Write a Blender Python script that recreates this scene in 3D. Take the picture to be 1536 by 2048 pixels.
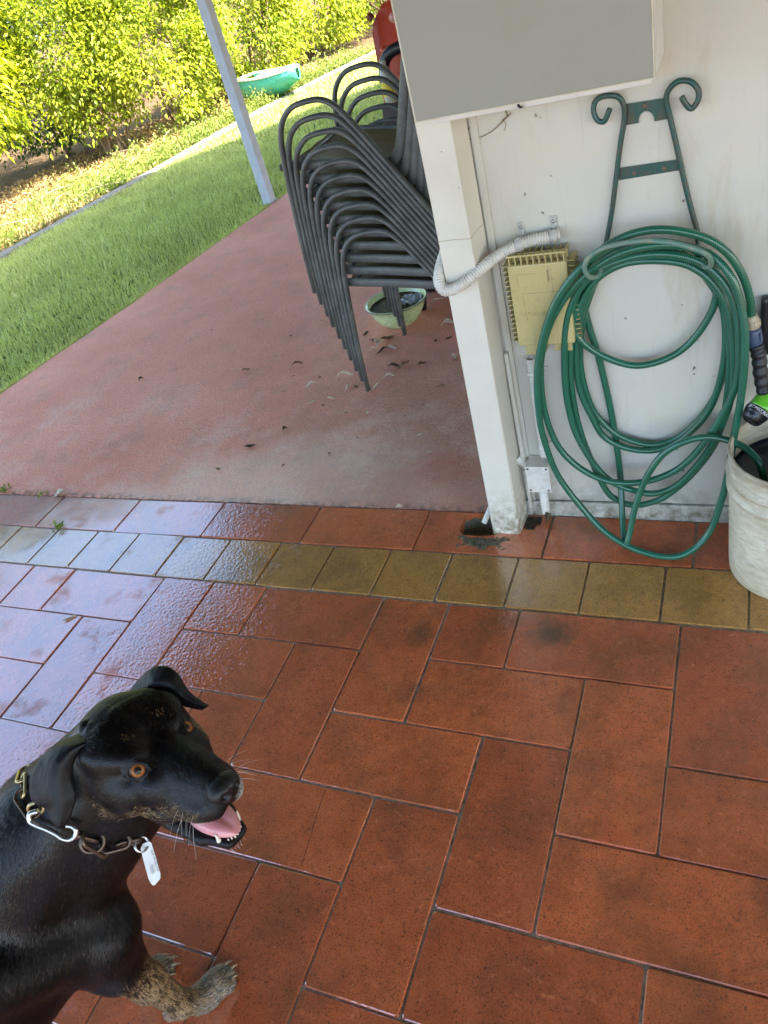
import bpy, bmesh, math, random
import numpy as np
from mathutils import Vector, Matrix
for o in list(bpy.data.objects): bpy.data.objects.remove(o, do_unlink=True)
sc = bpy.context.scene
COL = sc.collection
R_ = math.radians
random.seed(7); rng = np.random.default_rng(7)

# ---------------------------------------------------------------- camera
CAM = Vector((0.91087, -1.37120, 1.51498))
RX = Vector((0.90922416, 0.33976075, -0.24057028))     # picture right
DN = Vector((0.03722591, -0.64190601, -0.76587917))    # picture down
FW = Vector((-0.41463919, 0.6874004, -0.59628435))     # into the picture
FPX = 1539.62
cd = bpy.data.cameras.new('camera'); cam = bpy.data.objects.new('camera', cd); COL.objects.link(cam)
m = Matrix(((RX[0], -DN[0], -FW[0], CAM[0]), (RX[1], -DN[1], -FW[1], CAM[1]), (RX[2], -DN[2], -FW[2], CAM[2]), (0, 0, 0, 1)))
cam.matrix_world = m
cd.sensor_fit = 'VERTICAL'; cd.sensor_height = 24.0; cd.lens = 24.0*FPX/2048.0
cd.clip_start = 0.02; cd.clip_end = 400
sc.camera = cam
def ray(u, v): return RX*((u-768)/FPX) + DN*((v-1024)/FPX) + FW
def PZ(u, v, z=0.0):
    d = ray(u, v); return CAM + d*((z-CAM.z)/d.z)
def PY(u, v, y):
    d = ray(u, v); return CAM + d*((y-CAM.y)/d.y)
def PD(u, v, dep): return CAM + ray(u, v)*dep

# ---------------------------------------------------------------- light
SUN_EL, SUN_AZ = 55.0, -12.0      # degrees; azimuth measured from +x
sv = Vector((math.cos(R_(SUN_EL))*math.cos(R_(SUN_AZ)), math.cos(R_(SUN_EL))*math.sin(R_(SUN_AZ)), math.sin(R_(SUN_EL))))
w = bpy.data.worlds.new('World'); sc.world = w; w.use_nodes = True
wt = w.node_tree; bg = wt.nodes['Background']
sky = wt.nodes.new('ShaderNodeTexSky'); sky.sky_type = 'NISHITA'; sky.sun_disc = False
sky.sun_elevation = R_(SUN_EL); sky.sun_rotation = R_(90-SUN_AZ); sky.altitude = 50; sky.air_density = 1.0; sky.dust_density = 2.2; sky.ozone_density = 1.6
wt.links.new(sky.outputs[0], bg.inputs[0]); bg.inputs[1].default_value = 0.15
sl = bpy.data.lights.new('sun', 'SUN'); sl.energy = 3.8; sl.angle = R_(0.5); sl.color = (1.0, 0.93, 0.80)
so = bpy.data.objects.new('sun', sl); COL.objects.link(so)
so.rotation_euler = sv.to_track_quat('Z', 'Y').to_euler()
sc.view_settings.view_transform = 'Standard'; sc.view_settings.look = 'None'
sc.view_settings.exposure = 2.85; sc.view_settings.gamma = 1.0
try: sc.cycles.max_bounces = 8; sc.cycles.use_denoising = True
except Exception: pass

# ---------------------------------------------------------------- helpers
def setp(o, label=None, cat=None, group=None, kind=None):
    if label: o['label'] = label
    if cat: o['category'] = cat
    if group: o['group'] = group
    if kind: o['kind'] = kind
    return o
def empty(name, loc, label, cat, group=None, rz=0):
    o = bpy.data.objects.new(name, None); COL.objects.link(o); o.location = loc; o.rotation_euler[2] = rz
    o.empty_display_size = 0.05
    return setp(o, label, cat, group)
def link(name, me, mat, parent=None, smooth=False):
    if smooth and len(me.polygons): me.polygons.foreach_set('use_smooth', [True]*len(me.polygons))
    if mat is not None:
        for mm in (mat if isinstance(mat, (list, tuple)) else [mat]): me.materials.append(mm)
    o = bpy.data.objects.new(name, me); COL.objects.link(o)
    if parent is not None:      # meshes are modelled in world space; keep them there
        o.parent = parent
        o.matrix_parent_inverse = parent_world(parent).inverted()
    return o
def parent_world(p):
    M = p.matrix_basis.copy()
    if p.parent: M = parent_world(p.parent) @ p.matrix_parent_inverse @ M
    return M
class MB:
    """collects geometry of ONE mesh"""
    def __init__(s): s.v = []; s.f = []; s.mi = []; s.sm = []
    def add(s, vs, fs, mi=0, sm=False):
        b = len(s.v); s.v += [tuple(p) for p in vs]
        for f in fs: s.f.append([b+i for i in f]); s.mi.append(mi); s.sm.append(sm)
    def box(s, lo, hi, mi=0, bev=0.0, M=None):
        x0, y0, z0 = lo; x1, y1, z1 = hi
        if bev <= 0:
            vs = [(x, y, z) for x in (x0, x1) for y in (y0, y1) for z in (z0, z1)]
            fs = [(0,1,3,2),(4,6,7,5),(0,4,5,1),(2,3,7,6),(0,2,6,4),(1,5,7,3)]
            if M is not None: vs = [M @ Vector(p) for p in vs]
            s.add(vs, fs, mi)
        else:
            bm = bmesh.new(); bmesh.ops.create_cube(bm, size=1)
            for v in bm.verts: v.co = Vector(((v.co.x+.5)*(x1-x0)+x0, (v.co.y+.5)*(y1-y0)+y0, (v.co.z+.5)*(z1-z0)+z0))
            bmesh.ops.bevel(bm, geom=bm.edges[:], offset=bev, segments=2, affect='EDGES', profile=.6)
            s.bm(bm, mi, M)
    def bm(s, bm, mi=0, M=None, sm=False):
        bm.verts.index_update()
        vs = [(M @ v.co) if M is not None else v.co.copy() for v in bm.verts]
        s.add(vs, [[v.index for v in f.verts] for f in bm.faces], mi, sm); bm.free()
    def tube(s, pts, r, n=10, mi=0, cap=True, closed=False, flat=None, sm=True, up=None):
        """pts: list of Vectors; r: number or list; flat=(a,b) elliptic section multipliers along side/up"""
        pts = [Vector(p) for p in pts]; k = len(pts)
        rs = r if isinstance(r, (list, tuple, np.ndarray)) else [r]*k
        T = []
        for i in range(k):
            a = pts[(i-1) % k] if (closed or i > 0) else pts[i]; b = pts[(i+1) % k] if (closed or i < k-1) else pts[i]
            t = (b-a); T.append(t.normalized() if t.length > 1e-9 else Vector((0, 0, 1)))
        u = Vector(up) if up is not None else (Vector((0, 0, 1)) if abs(T[0].z) < .9 else Vector((0, 1, 0)))
        vs = []; fs = []
        nrm = (u - T[0]*u.dot(T[0])).normalized()
        for i in range(k):
            if up is not None: nrm = (u - T[i]*u.dot(T[i])); nrm = nrm.normalized() if nrm.length > 1e-6 else Vector((1,0,0))
            else:
                nn = nrm - T[i]*nrm.dot(T[i]); nrm = nn.normalized() if nn.length > 1e-6 else nrm
            sd = T[i].cross(nrm)
            fa, fb = flat if flat else (1, 1)
            for j in range(n):
                a = 2*math.pi*j/n; vs.append(pts[i] + (nrm*math.cos(a)*fa + sd*math.sin(a)*fb)*rs[i])
        for i in range(k if closed else k-1):
            for j in range(n):
                a = i*n+j; b = i*n+(j+1) % n; c = ((i+1) % k)*n+(j+1) % n; d = ((i+1) % k)*n+j
                fs.append((a, b, c, d))
        b0 = len(s.v); s.add(vs, fs, mi, sm)
        if cap and not closed:
            s.f.append([b0+j for j in range(n)][::-1]); s.mi.append(mi); s.sm.append(False)
            s.f.append([b0+(k-1)*n+j for j in range(n)]); s.mi.append(mi); s.sm.append(False)
    def lathe(s, prof, c, n=32, mi=0, axis=(0, 0, 1), sm=True):
        q = Vector((0, 0, 1)).rotation_difference(Vector(axis)).to_matrix(); c = Vector(c)
        vs = []; fs = []
        for r, z in prof:
            for j in range(n):
                a = 2*math.pi*j/n; vs.append(c + q @ Vector((r*math.cos(a), r*math.sin(a), z)))
        for i in range(len(prof)-1):
            for j in range(n):
                fs.append((i*n+j, i*n+(j+1) % n, (i+1)*n+(j+1) % n, (i+1)*n+j))
        s.add(vs, fs, mi, sm)
    def prism(s, poly, d, M=None, mi=0):
        """poly: 3-D points of one face; d: thickness vector"""
        n = len(poly); d = Vector(d); vs = [Vector(p) for p in poly] + [Vector(p)+d for p in poly]
        if M is not None: vs = [M @ p for p in vs]
        fs = [tuple(range(n))[::-1], tuple(range(n, 2*n))] + [(i, (i+1) % n, n+(i+1) % n, n+i) for i in range(n)]
        s.add(vs, fs, mi)
    def sphere(s, c, r, n=12, mi=0, M=None):
        bm = bmesh.new(); bmesh.ops.create_uvsphere(bm, u_segments=n*2, v_segments=n, radius=1)
        r = Vector((r, r, r)) if isinstance(r, (int, float)) else Vector(r)
        for v in bm.verts:
            p = Vector((v.co.x*r.x, v.co.y*r.y, v.co.z*r.z)); v.co = (M @ p if M is not None else p) + Vector(c)
        s.bm(bm, mi, None, True)
    def build(s, name, mat, parent=None, smooth=None):
        me = bpy.data.meshes.new(name); me.from_pydata(s.v, [], s.f)
        me.polygons.foreach_set('material_index', s.mi)
        me.polygons.foreach_set('use_smooth', s.sm if smooth is None else [smooth]*len(s.f))
        bm = bmesh.new(); bm.from_mesh(me); bmesh.ops.recalc_face_normals(bm, faces=bm.faces); bm.to_mesh(me); bm.free()
        me.update(); return link(name, me, mat, parent)
def spline(pts, sub=8, closed=False):
    """Catmull-Rom through pts"""
    P = [Vector(p) for p in pts]; n = len(P); out = []
    rngk = range(n) if closed else range(n-1)
    for i in rngk:
        p1, p2 = P[i], P[(i+1) % n]
        p0 = P[(i-1) % n] if (closed or i > 0) else p1*2-p2
        p3 = P[(i+2) % n] if (closed or i+2 < n) else p2*2-p1
        for k in range(sub):
            t = k/sub
            out.append(0.5*((2*p1)+(-p0+p2)*t+(2*p0-5*p1+4*p2-p3)*t*t+(-p0+3*p1-3*p2+p3)*t**3))
    if not closed: out.append(P[-1])
    return out
def np_mesh(name, V, F, mat, parent=None, smooth=False, attrs=None):
    """V (n,3); F (m,k) equal-sized polygons"""
    me = bpy.data.meshes.new(name); V = np.asarray(V, np.float32); F = np.asarray(F, np.int32); k = F.shape[1]
    me.vertices.add(len(V)); me.vertices.foreach_set('co', V.ravel())
    me.loops.add(F.size); me.loops.foreach_set('vertex_index', F.ravel())
    me.polygons.add(len(F)); me.polygons.foreach_set('loop_start', np.arange(0, F.size, k, dtype=np.int32))
    try: me.polygons.foreach_set('loop_total', np.full(len(F), k, np.int32))
    except Exception: pass
    me.update(calc_edges=True); me.validate()
    if smooth: me.polygons.foreach_set('use_smooth', np.ones(len(F), bool))
    for an, (dom, typ, arr) in (attrs or {}).items():
        a = me.attributes.new(an, typ, dom)
        a.data.foreach_set('color' if 'COLOR' in typ else 'value', np.asarray(arr, np.float32).ravel())
    return link(name, me, mat, parent)

# ---------------------------------------------------------------- node helpers
class NT:
    def __init__(s, name):
        s.m = bpy.data.materials.new(name); s.m.use_nodes = True; s.t = s.m.node_tree
        s.b = s.t.nodes['Principled BSDF']; s.o = s.t.nodes['Material Output']
    def n(s, typ, inp=None, out=0, **props):
        nd = s.t.nodes.new('ShaderNode'+typ)
        for k, v in props.items(): setattr(nd, k, v)
        for k, v in (inp or {}).items(): s.set(nd.inputs[k], v)
        return nd if out is None else nd.outputs[out]
    def set(s, sock, v):
        if isinstance(v, bpy.types.NodeSocket): s.t.links.new(v, sock)
        elif isinstance(v, (tuple, list)) and len(v) == 3 and sock.type == 'RGBA': sock.default_value = (*v, 1)
        else: sock.default_value = v
    def p(s, **kw):
        al = dict(col='Base Color', rough='Roughness', metal='Metallic', spec='Specular IOR Level', nor='Normal', coat='Coat Weight', coatr='Coat Roughness', coatn='Coat Normal', trans='Transmission Weight', sheen='Sheen Weight', sheenr='Sheen Roughness', ior='IOR', alpha='Alpha', sss='Subsurface Weight', em='Emission Color', ems='Emission Strength', aniso='Anisotropic', coati='Coat IOR', sheent='Sheen Tint')
        for k, v in kw.items(): s.set(s.b.inputs[al[k]], v)
        return s.m
    def pos(s): return s.n('NewGeometry', out=0)
    def obj(s): return s.n('TexCoord', out=3)
    def noise(s, scale, vec=None, detail=4, rough=.55, out=0, dist=0.0):
        return s.n('TexNoise', {'Vector': vec if vec is not None else s.pos(), 'Scale': scale, 'Detail': detail, 'Roughness': rough, 'Distortion': dist}, out=out)
    def vor(s, scale, vec=None, out=0, feature='F1', rnd=1.0): return s.n('TexVoronoi', {'Vector': vec if vec is not None else s.pos(), 'Scale': scale, 'Randomness': rnd}, out=out, feature=feature)
    def ramp(s, fac, stops, interp='LINEAR'):
        nd = s.t.nodes.new('ShaderNodeValToRGB'); s.t.links.new(fac, nd.inputs[0]); nd.color_ramp.interpolation = interp
        e = nd.color_ramp.elements
        while len(e) < len(stops): e.new(0.5)
        for i, (p, c) in enumerate(stops):
            e[i].position = p; e[i].color = (*(c if isinstance(c, (tuple, list)) else (c, c, c)), 1)
        return nd.outputs[0]
    def mix(s, fac, a, b, mode='MIX'):
        nd = s.t.nodes.new('ShaderNodeMix'); nd.data_type = 'RGBA'; nd.blend_type = mode
        s.set(nd.inputs[0], fac); s.set(nd.inputs[6], a); s.set(nd.inputs[7], b); return nd.outputs[2]
    def math(s, op, a, b=0.5, c=None, clamp=False):
        nd = s.t.nodes.new('ShaderNodeMath'); nd.operation = op; nd.use_clamp = clamp; s.set(nd.inputs[0], a)
        if b is not None: s.set(nd.inputs[1], b)
        if c is not None: s.set(nd.inputs[2], c)
        return nd.outputs[0]
    def mr(s, v, a, b, c=0.0, d=1.0, smooth=False):
        return s.n('MapRange', {'Value': v, 'From Min': a, 'From Max': b, 'To Min': c, 'To Max': d}, interpolation_type='SMOOTHSTEP' if smooth else 'LINEAR')
    def xyz(s, v=None):
        nd = s.t.nodes.new('ShaderNodeSeparateXYZ'); s.t.links.new(v if v is not None else s.pos(), nd.inputs[0]); return nd.outputs
    def scl(s, sx, sy, sz, v=None, loc=(0, 0, 0), rot=(0, 0, 0)):
        return s.n('Mapping', {'Vector': v if v is not None else s.pos(), 'Scale': (sx, sy, sz), 'Location': loc, 'Rotation': rot})
    def bump(s, h, st=.3, dist=.01, nor=None):
        i = {'Height': h, 'Strength': st, 'Distance': dist}
        if nor is not None: i['Normal'] = nor
        return s.n('Bump', i)
    def attr(s, name, out=0): return s.n('Attribute', out=out, attribute_name=name)
    def rnd(s): return s.n('ObjectInfo', out=5)
# ---------------------------------------------------------------- materials
def simple(name, col, rough=.5, metal=0, spec=.5, dirt=None, dirt_amt=.5, dirt_scale=20, bump=0, bscale=200, coat=0):
    t = NT(name); c = col
    if dirt: c = t.mix(t.ramp(t.noise(dirt_scale, detail=7, rough=.65), [(.42, 0), (.72, dirt_amt)]), col, dirt)
    else: c = t.mix(t.mr(t.noise(18, detail=5), .3, .7), tuple(x*.88 for x in col), tuple(min(1, x*1.08) for x in col))
    kw = dict(col=c, metal=metal, spec=spec, coat=coat, rough=t.mr(t.noise(40, detail=5), .3, .7, max(0, rough-.08), min(1, rough+.08)))
    if bump: kw['nor'] = t.bump(t.noise(bscale, detail=4), bump, .004)
    return t.p(**kw)

def paint_white():
    """old off-white wall paint: faint brush grain, specks, grime towards the paving"""
    t = NT('wall_paint'); z = t.xyz()[2]
    base = t.mix(t.mr(t.noise(3.5, detail=5), .3, .7), (.56, .545, .46), (.645, .625, .545))
    yel = t.mix(t.ramp(t.noise(7, detail=6, rough=.6), [(.5, 0), (.75, .5)]), base, (.60, .55, .36))
    jit = t.mix(.012, t.pos(), t.noise(90, detail=3, out=1)); speck = t.ramp(t.vor(19, jit), [(.0, 1), (.055, 1), (.085, 0)])
    gate = t.ramp(t.noise(9, detail=2), [(.50, 0), (.56, 1)])
    c = t.mix(t.math('MULTIPLY', t.math('MULTIPLY', speck, gate), .85), yel, (.10, .085, .06))
    sp2 = t.math('MULTIPLY', t.ramp(t.vor(7, t.mix(.04, t.pos(), t.noise(60, detail=4, out=1))), [(.0, 1), (.030, 1), (.045, 0)]), t.ramp(t.noise(5, detail=1), [(.42, 0), (.46, 1)]))
    c = t.mix(t.math('MULTIPLY', sp2, .9), c, (.09, .06, .035))
    smear = t.ramp(t.noise(1, t.scl(9, 9, 2.2), detail=7, rough=.7), [(.56, 0), (.70, .5)])
    c = t.mix(smear, c, (.44, .37, .22))
    streak = t.ramp(t.noise(1.0, t.scl(60, 60, 3), detail=4), [(.60, 0), (.75, .35)])
    c = t.mix(streak, c, (.42, .38, .27))
    low = t.math('MULTIPLY', t.mr(z, .16, .0, 0, 1, True), t.ramp(t.noise(30, detail=7, rough=.7), [(.38, .15), (.62, 1)]))
    c = t.mix(low, c, (.17, .16, .10))
    n = t.bump(t.noise(1, t.scl(45, 45, 400), detail=3), .10, .003, t.bump(t.noise(5, detail=2), .25, .02, t.bump(t.noise(260, detail=2), .08, .002)))
    return t.p(col=c, rough=t.mr(t.noise(12), .3, .7, .34, .5), spec=.45, nor=n)

def wet_mask(t):
    """1 where the paving has been hosed: everywhere but the far-left corner; fades into the slab"""
    x, y, z = t.xyz()
    nz = t.noise(2.2, detail=5, rough=.6); off = t.math('MULTIPLY', t.math('SUBTRACT', nz, .5), 1.1)
    yy = t.math('ADD', y, off)
    far = t.mr(yy, .98, .52, 0, 1, True)                       # dry beyond the joint
    xx = t.math('ADD', t.math('ADD', x, off), t.math('MULTIPLY', y, -1.1))
    left = t.mr(xx, -2.05, -1.5, 0, 1, True)
    return t.math('MULTIPLY', far, left)

CKX0, CKY1, CKX1, CKY0 = 0.0749, -0.6072, 0.0987, -0.7880
CKB = (CKX0-CKX1)/(CKY1-CKY0); CKA = CKX0-CKB*CKY1
def paver_mat(name, c1, c2, c3):
    t = NT(name); tone = t.attr('tone', 2); wet = wet_mask(t)
    x, y, z = t.xyz()
    c = t.mix(t.mr(t.noise(9, detail=6, rough=.65), .3, .7), c1, c2)
    c = t.mix(t.mr(tone, 0, 1, 0, .8), c, c3)
    grain = t.noise(300, detail=3, rough=.7)
    c = t.mix(t.ramp(grain, [(.36, .75), (.50, 0)]), c, tuple(v*.28 for v in c1))
    pit = t.ramp(t.vor(150, t.pos()), [(.0, 1), (.22, 1), (.34, 0)]); pg = t.ramp(t.noise(60, detail=3), [(.47, 0), (.60, 1)])
    pitm = t.math('MULTIPLY', pit, pg)
    c = t.mix(t.math('MULTIPLY', pitm, .7), c, (.04, .025, .015))
    lime = t.ramp(t.vor(42), [(.0, 1), (.028, 1), (.04, 0)]); lg = t.ramp(t.noise(23, detail=1), [(.58, 0), (.62, 1)])
    c = t.mix(t.math('MULTIPLY', t.math('MULTIPLY', lime, lg), .8), c, (.6, .56, .48))
    stain = t.ramp(t.noise(4.3, detail=7, rough=.66), [(.47, 0), (.70, .62)])
    c = t.mix(stain, c, (.085, .05, .022))
    c = t.mix(t.ramp(t.noise(15, detail=8, rough=.75), [(.47, 0), (.66, .45)]), c, tuple(v*.38 for v in c1))
    c = t.mix(t.ramp(t.noise(34, detail=6, rough=.7), [(.58, 0), (.70, .35)]), c, tuple(min(1, v*1.35+.05) for v in c2))
    ck = t.math('ABSOLUTE', t.math('SUBTRACT', x, t.math('ADD', t.math('MULTIPLY_ADD', y, CKB, CKA), t.math('MULTIPLY', t.math('SUBTRACT', t.noise(55, detail=4), .5), .012))), None)
    ck = t.math('MULTIPLY', t.mr(ck, 0, .0013, 1, 0), t.math('MULTIPLY', t.mr(y, CKY0, CKY0+.001), t.mr(y, CKY1, CKY1-.001)))
    c = t.mix(ck, c, (.03, .015, .008))
    # a dark old stain by the wall and green-brown run on the pavers before it
    for sx, sy, rr, am in ((.49, -.07, .085, .85), (.15, -.12, .07, .6), (.19, -.3, .06, .5), (.02, -1.02, .05, .55), (1.0, -.62, .1, .4)):
        d = t.math('SQRT', t.math('ADD', t.math('POWER', t.math('SUBTRACT', x, sx), 2), t.math('POWER', t.math('SUBTRACT', y, sy), 2)), None)
        d = t.math('ADD', d, t.math('MULTIPLY', t.math('SUBTRACT', t.noise(14, detail=6, rough=.7), .5), .16))
        c = t.mix(t.mr(d, rr, 0, 0, am, True), c, (.05, .04, .018))
    dust = t.math('MULTIPLY', t.math('SUBTRACT', 1, wet), t.mr(t.noise(50, detail=6, rough=.7), .3, .7, .25, .75))
    c = t.mix(dust, c, (.34, .29, .25))
    # water film: smooth where it lies, orange-peel surface, broken near the edges of the puddled patches
    wn = t.noise(6.5, detail=4, rough=.6); film = t.math('MULTIPLY', wet, t.mr(wn, .30, .46, .45, 1, True))
    pool = t.mr(t.math('ADD', x, t.math('MULTIPLY', t.math('SUBTRACT', t.noise(1.7, detail=4), .5), 1.0)), .75, .0, .22, 1, True)
    peel = t.noise(95, detail=3, rough=.55); fine = t.noise(230, detail=3, rough=.6)
    h = t.math('ADD', t.math('MULTIPLY', peel, 1.0), t.math('MULTIPLY', fine, .35))
    h = t.math('SUBTRACT', h, t.math('MULTIPLY', pitm, .8))
    n = t.bump(h, .26, .0022)
    dryr = t.mr(grain, .3, .7, .5, .75)
    rough = t.mr(film, 0, 1, .68, .45)
    c = t.mix(t.math('MULTIPLY', wet, .28), c, t.mix(1.0, c, (.75, .62, .5), 'MULTIPLY'))
    h2 = t.math('ADD', t.noise(85, detail=2, rough=.5), t.math('MULTIPLY', t.noise(190, detail=2), .3))
    coat_n = t.bump(h2, t.mr(film, 0, 1, .75, .34), .0026)
    return t.p(col=c, rough=rough, spec=.22, nor=n, coat=t.math('MULTIPLY', t.mr(film, 0, 1, .05, 1.0), pool), coatr=t.mr(t.math('MULTIPLY', film, pool), .1, .8, .35, .05), coatn=coat_n, coati=2.6)
RED_PAVER = paver_mat('red_concrete_paver', (.62, .140, .040), (.76, .205, .066), (.46, .108, .038))
OLIVE_PAVER = paver_mat('olive_concrete_paver', (.47, .225, .045), (.60, .315, .08), (.52, .265, .06))

def grout_mat():
    t = NT('joint_dirt')
    c = t.mix(t.mr(t.noise(60, detail=6, rough=.7), .35, .65), (.10, .07, .045), (.36, .26, .16))
    c = t.mix(t.ramp(t.noise(11, detail=5), [(.55, 0), (.7, .5)]), c, (.05, .055, .02))
    return t.p(col=c, rough=.35, spec=.5, nor=t.bump(t.noise(320, detail=4), .6, .003))
GROUT = grout_mat()

def slab_mat():
    t = NT('painted_concrete'); x, y, z = t.xyz(); wet = wet_mask(t)
    c = t.mix(t.mr(t.noise(1.6, detail=6, rough=.6), .3, .7), (.68, .235, .145), (.84, .36, .24))
    # worn grey-brown traffic patch by the post and chairs
    d = t.math('SQRT', t.math('ADD', t.math('POWER', t.math('MULTIPLY', t.math('SUBTRACT', x, -.05), .9), 2), t.math('POWER', t.math('SUBTRACT', y, .95), 2)), None)
    d = t.math('ADD', d, t.math('MULTIPLY', t.math('SUBTRACT', t.noise(3.2, detail=7, rough=.65), .5), 1.2))
    c = t.mix(t.mr(d, .95, .1, 0, .72, True), c, (.36, .20, .12))
    c = t.mix(t.ramp(t.noise(5.5, detail=7, rough=.7), [(.52, 0), (.72, .5)]), c, (.34, .23, .16))
    d2 = t.math('SQRT', t.math('ADD', t.math('POWER', t.math('SUBTRACT', x, .0), 2), t.math('POWER', t.math('MULTIPLY', t.math('SUBTRACT', y, .62), 1.5), 2)), None)
    d2 = t.math('ADD', d2, t.math('MULTIPLY', t.math('SUBTRACT', t.noise(9, detail=6, rough=.65), .5), .35))
    c = t.mix(t.mr(d2, .20, .02, 0, .85, True), c, (.46, .085, .035))
    pale = t.math('MULTIPLY', t.ramp(t.noise(4.0, detail=8, rough=.7), [(.48, 0), (.66, .5)]), t.mr(y, 1.7, .7, 0, 1, True))
    c = t.mix(pale, c, (.78, .56, .44))
    c = t.mix(t.ramp(t.noise(330, detail=3, rough=.7), [(.38, .6), (.52, 0)]), c, (.16, .07, .045))
    c = t.mix(t.ramp(t.noise(70, detail=4, rough=.7), [(.60, 0), (.75, .5)]), c, (.55, .40, .35))
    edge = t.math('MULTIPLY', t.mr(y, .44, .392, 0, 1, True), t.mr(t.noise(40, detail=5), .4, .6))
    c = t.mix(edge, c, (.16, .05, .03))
    c = t.mix(t.math('MULTIPLY', wet, .30), c, t.mix(1.0, c, (.7, .6, .5), 'MULTIPLY'))
    g = t.noise(190, detail=4, rough=.6); h = t.math('ADD', g, t.math('MULTIPLY', t.noise(60, detail=3), .8))
    n = t.bump(h, .8, .005, t.bump(t.noise(3, detail=3), .3, .02))
    cn = t.bump(h, .5, .003)
    return t.p(col=c, rough=.62, spec=.35, nor=n, coat=t.math('MULTIPLY', wet, .95), coatr=.33, coatn=cn, coati=2.1)
SLAB = slab_mat()
WALL = paint_white()

def post_mat():
    t = NT('post_paint'); z = t.xyz()[2]
    c = t.mix(t.mr(t.noise(5, detail=5), .3, .7), (.64, .61, .50), (.73, .70, .60))
    sp = t.math('MULTIPLY', t.ramp(t.vor(38), [(.0, 1), (.04, 1), (.06, 0)]), t.ramp(t.noise(12, detail=2), [(.55, 0), (.6, 1)]))
    c = t.mix(t.math('MULTIPLY', sp, .9), c, (.07, .05, .04))
    crack = t.math('MULTIPLY', t.mr(t.math('ABSOLUTE', t.math('SUBTRACT', z, t.math('ADD', .895, t.math('MULTIPLY', t.noise(20), .012))), None), 0, .0016, .8, 0), 1)
    c = t.mix(crack, c, (.28, .16, .06))
    low = t.math('MULTIPLY', t.mr(z, .20, .0, 0, .9, True), t.ramp(t.noise(45, detail=7, rough=.7), [(.40, .0), (.62, 1)]))
    c = t.mix(low, c, (.20, .17, .08))
    return t.p(col=c, rough=.42, nor=t.bump(t.noise(1, t.scl(200, 200, 12), detail=4), .14, .003, t.bump(t.noise(160), .06, .002)))
POST = post_mat()
STEEL_WHITE = simple('pale_post_paint', (.42, .46, .50), .4)
BOX_GREY = simple('box_enamel', (.31, .31, .265), .42, dirt=(.30, .28, .17), dirt_amt=.35, dirt_scale=9, bump=.05)
BOX_EDGE = simple('box_edge_paint', (.66, .62, .48), .5, dirt=(.35, .30, .2), dirt_amt=.4)
BOX_SIDE = simple('box_side_paint', (.72, .71, .66), .4, dirt=(.5, .45, .33), dirt_amt=.3)
BLACK_GAP = simple('dark_gap', (.012, .012, .010), .7)
def chair_metal():
    t = NT('weathered_grey_metal')
    c = t.mix(t.mr(t.noise(14, detail=6, rough=.7), .35, .65), (.070, .076, .069), (.135, .142, .130))
    c = t.mix(t.ramp(t.noise(45, detail=7, rough=.7), [(.56, 0), (.72, .55)]), c, (.13, .095, .05))
    c = t.mix(t.ramp(t.noise(130, detail=5, rough=.7), [(.6, 0), (.72, .5)]), c, (.30, .30, .27))
    return t.p(col=c, rough=t.mr(t.noise(30, detail=5), .3, .7, .32, .52), spec=.5, nor=t.bump(t.noise(380, detail=3), .12, .001))
CHAIR = chair_metal()
BLACKP = simple('black_plastic', (.012, .012, .013), .38)
def sling():
    t = NT('olive_sling_mesh')
    wv = t.n('TexWave', {'Vector': t.pos(), 'Scale': 180, 'Distortion': 0}, bands_direction='Y')
    c = t.mix(t.mr(t.noise(12, detail=6), .3, .7), (.24, .19, .08), (.38, .31, .15))
    c = t.mix(t.mr(wv, 0, 1, 0, .35), c, (.02, .018, .01))
    return t.p(col=c, rough=.55, nor=t.bump(wv, .3, .001))
SLING = sling()
RACKG = simple('green_enamel', (.014, .085, .070), .35, dirt=(.12, .06, .035), dirt_amt=.75, dirt_scale=55, bump=.15)
RACKW = simple('worn_rack_wire', (.10, .22, .17), .4, dirt=(.30, .29, .20), dirt_amt=.8, dirt_scale=40)
def hose_mat():
    t = NT('braided_green_hose'); u = t.attr('u', 2); v = t.attr('v', 2)
    # diagonal braid showing through clear green vinyl
    def fam(sg):
        q = t.math('ADD', t.math('MULTIPLY', u, 1000/4.6), t.math('MULTIPLY', v, sg*8.0))
        f = t.math('ABSOLUTE', t.math('SUBTRACT', t.math('FRACT', q, None), .5), None)
        return t.ramp(f, [(.0, 1), (.09, 1), (.17, 0)])
    br = t.math('MAXIMUM', fam(1), fam(-1))
    line = t.ramp(t.math('ABSOLUTE', t.math('SUBTRACT', v, .5), None), [(.0, 1), (.02, 1), (.03, 0)])
    c = t.mix(t.mr(t.noise(20), .3, .7), (.0008, .040, .022), (.0018, .062, .034))
    c = t.mix(t.math('MULTIPLY', br, .5), c, (.06, .34, .18))
    c = t.mix(t.math('MULTIPLY', line, .5), c, (.15, .4, .25))
    c = t.mix(t.ramp(t.noise(9, detail=5), [(.58, 0), (.75, .35)]), c, (.04, .06, .04))
    return t.p(col=c, rough=.25, spec=.35, coat=.5, coatr=.08, nor=t.bump(br, .12, .0008))
HOSE = hose_mat()
PVC = simple('white_conduit', (.70, .68, .60), .38, dirt=(.32, .28, .18), dirt_amt=.45, dirt_scale=30)
def ignit():
    t = NT('beige_box_plastic')
    c = t.mix(t.mr(t.noise(7, detail=6), .3, .7), (.46, .38, .155), (.53, .45, .20))
    c = t.mix(t.ramp(t.noise(60, detail=7, rough=.7), [(.56, 0), (.75, .6)]), c, (.20, .15, .06))
    return t.p(col=c, rough=.45, nor=t.bump(t.noise(150), .06, .002))
BEIGE = ignit()
BEIGE_D = simple('beige_grimy', (.38, .33, .17), .5, dirt=(.09, .07, .03), dirt_amt=.9, dirt_scale=45)
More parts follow.
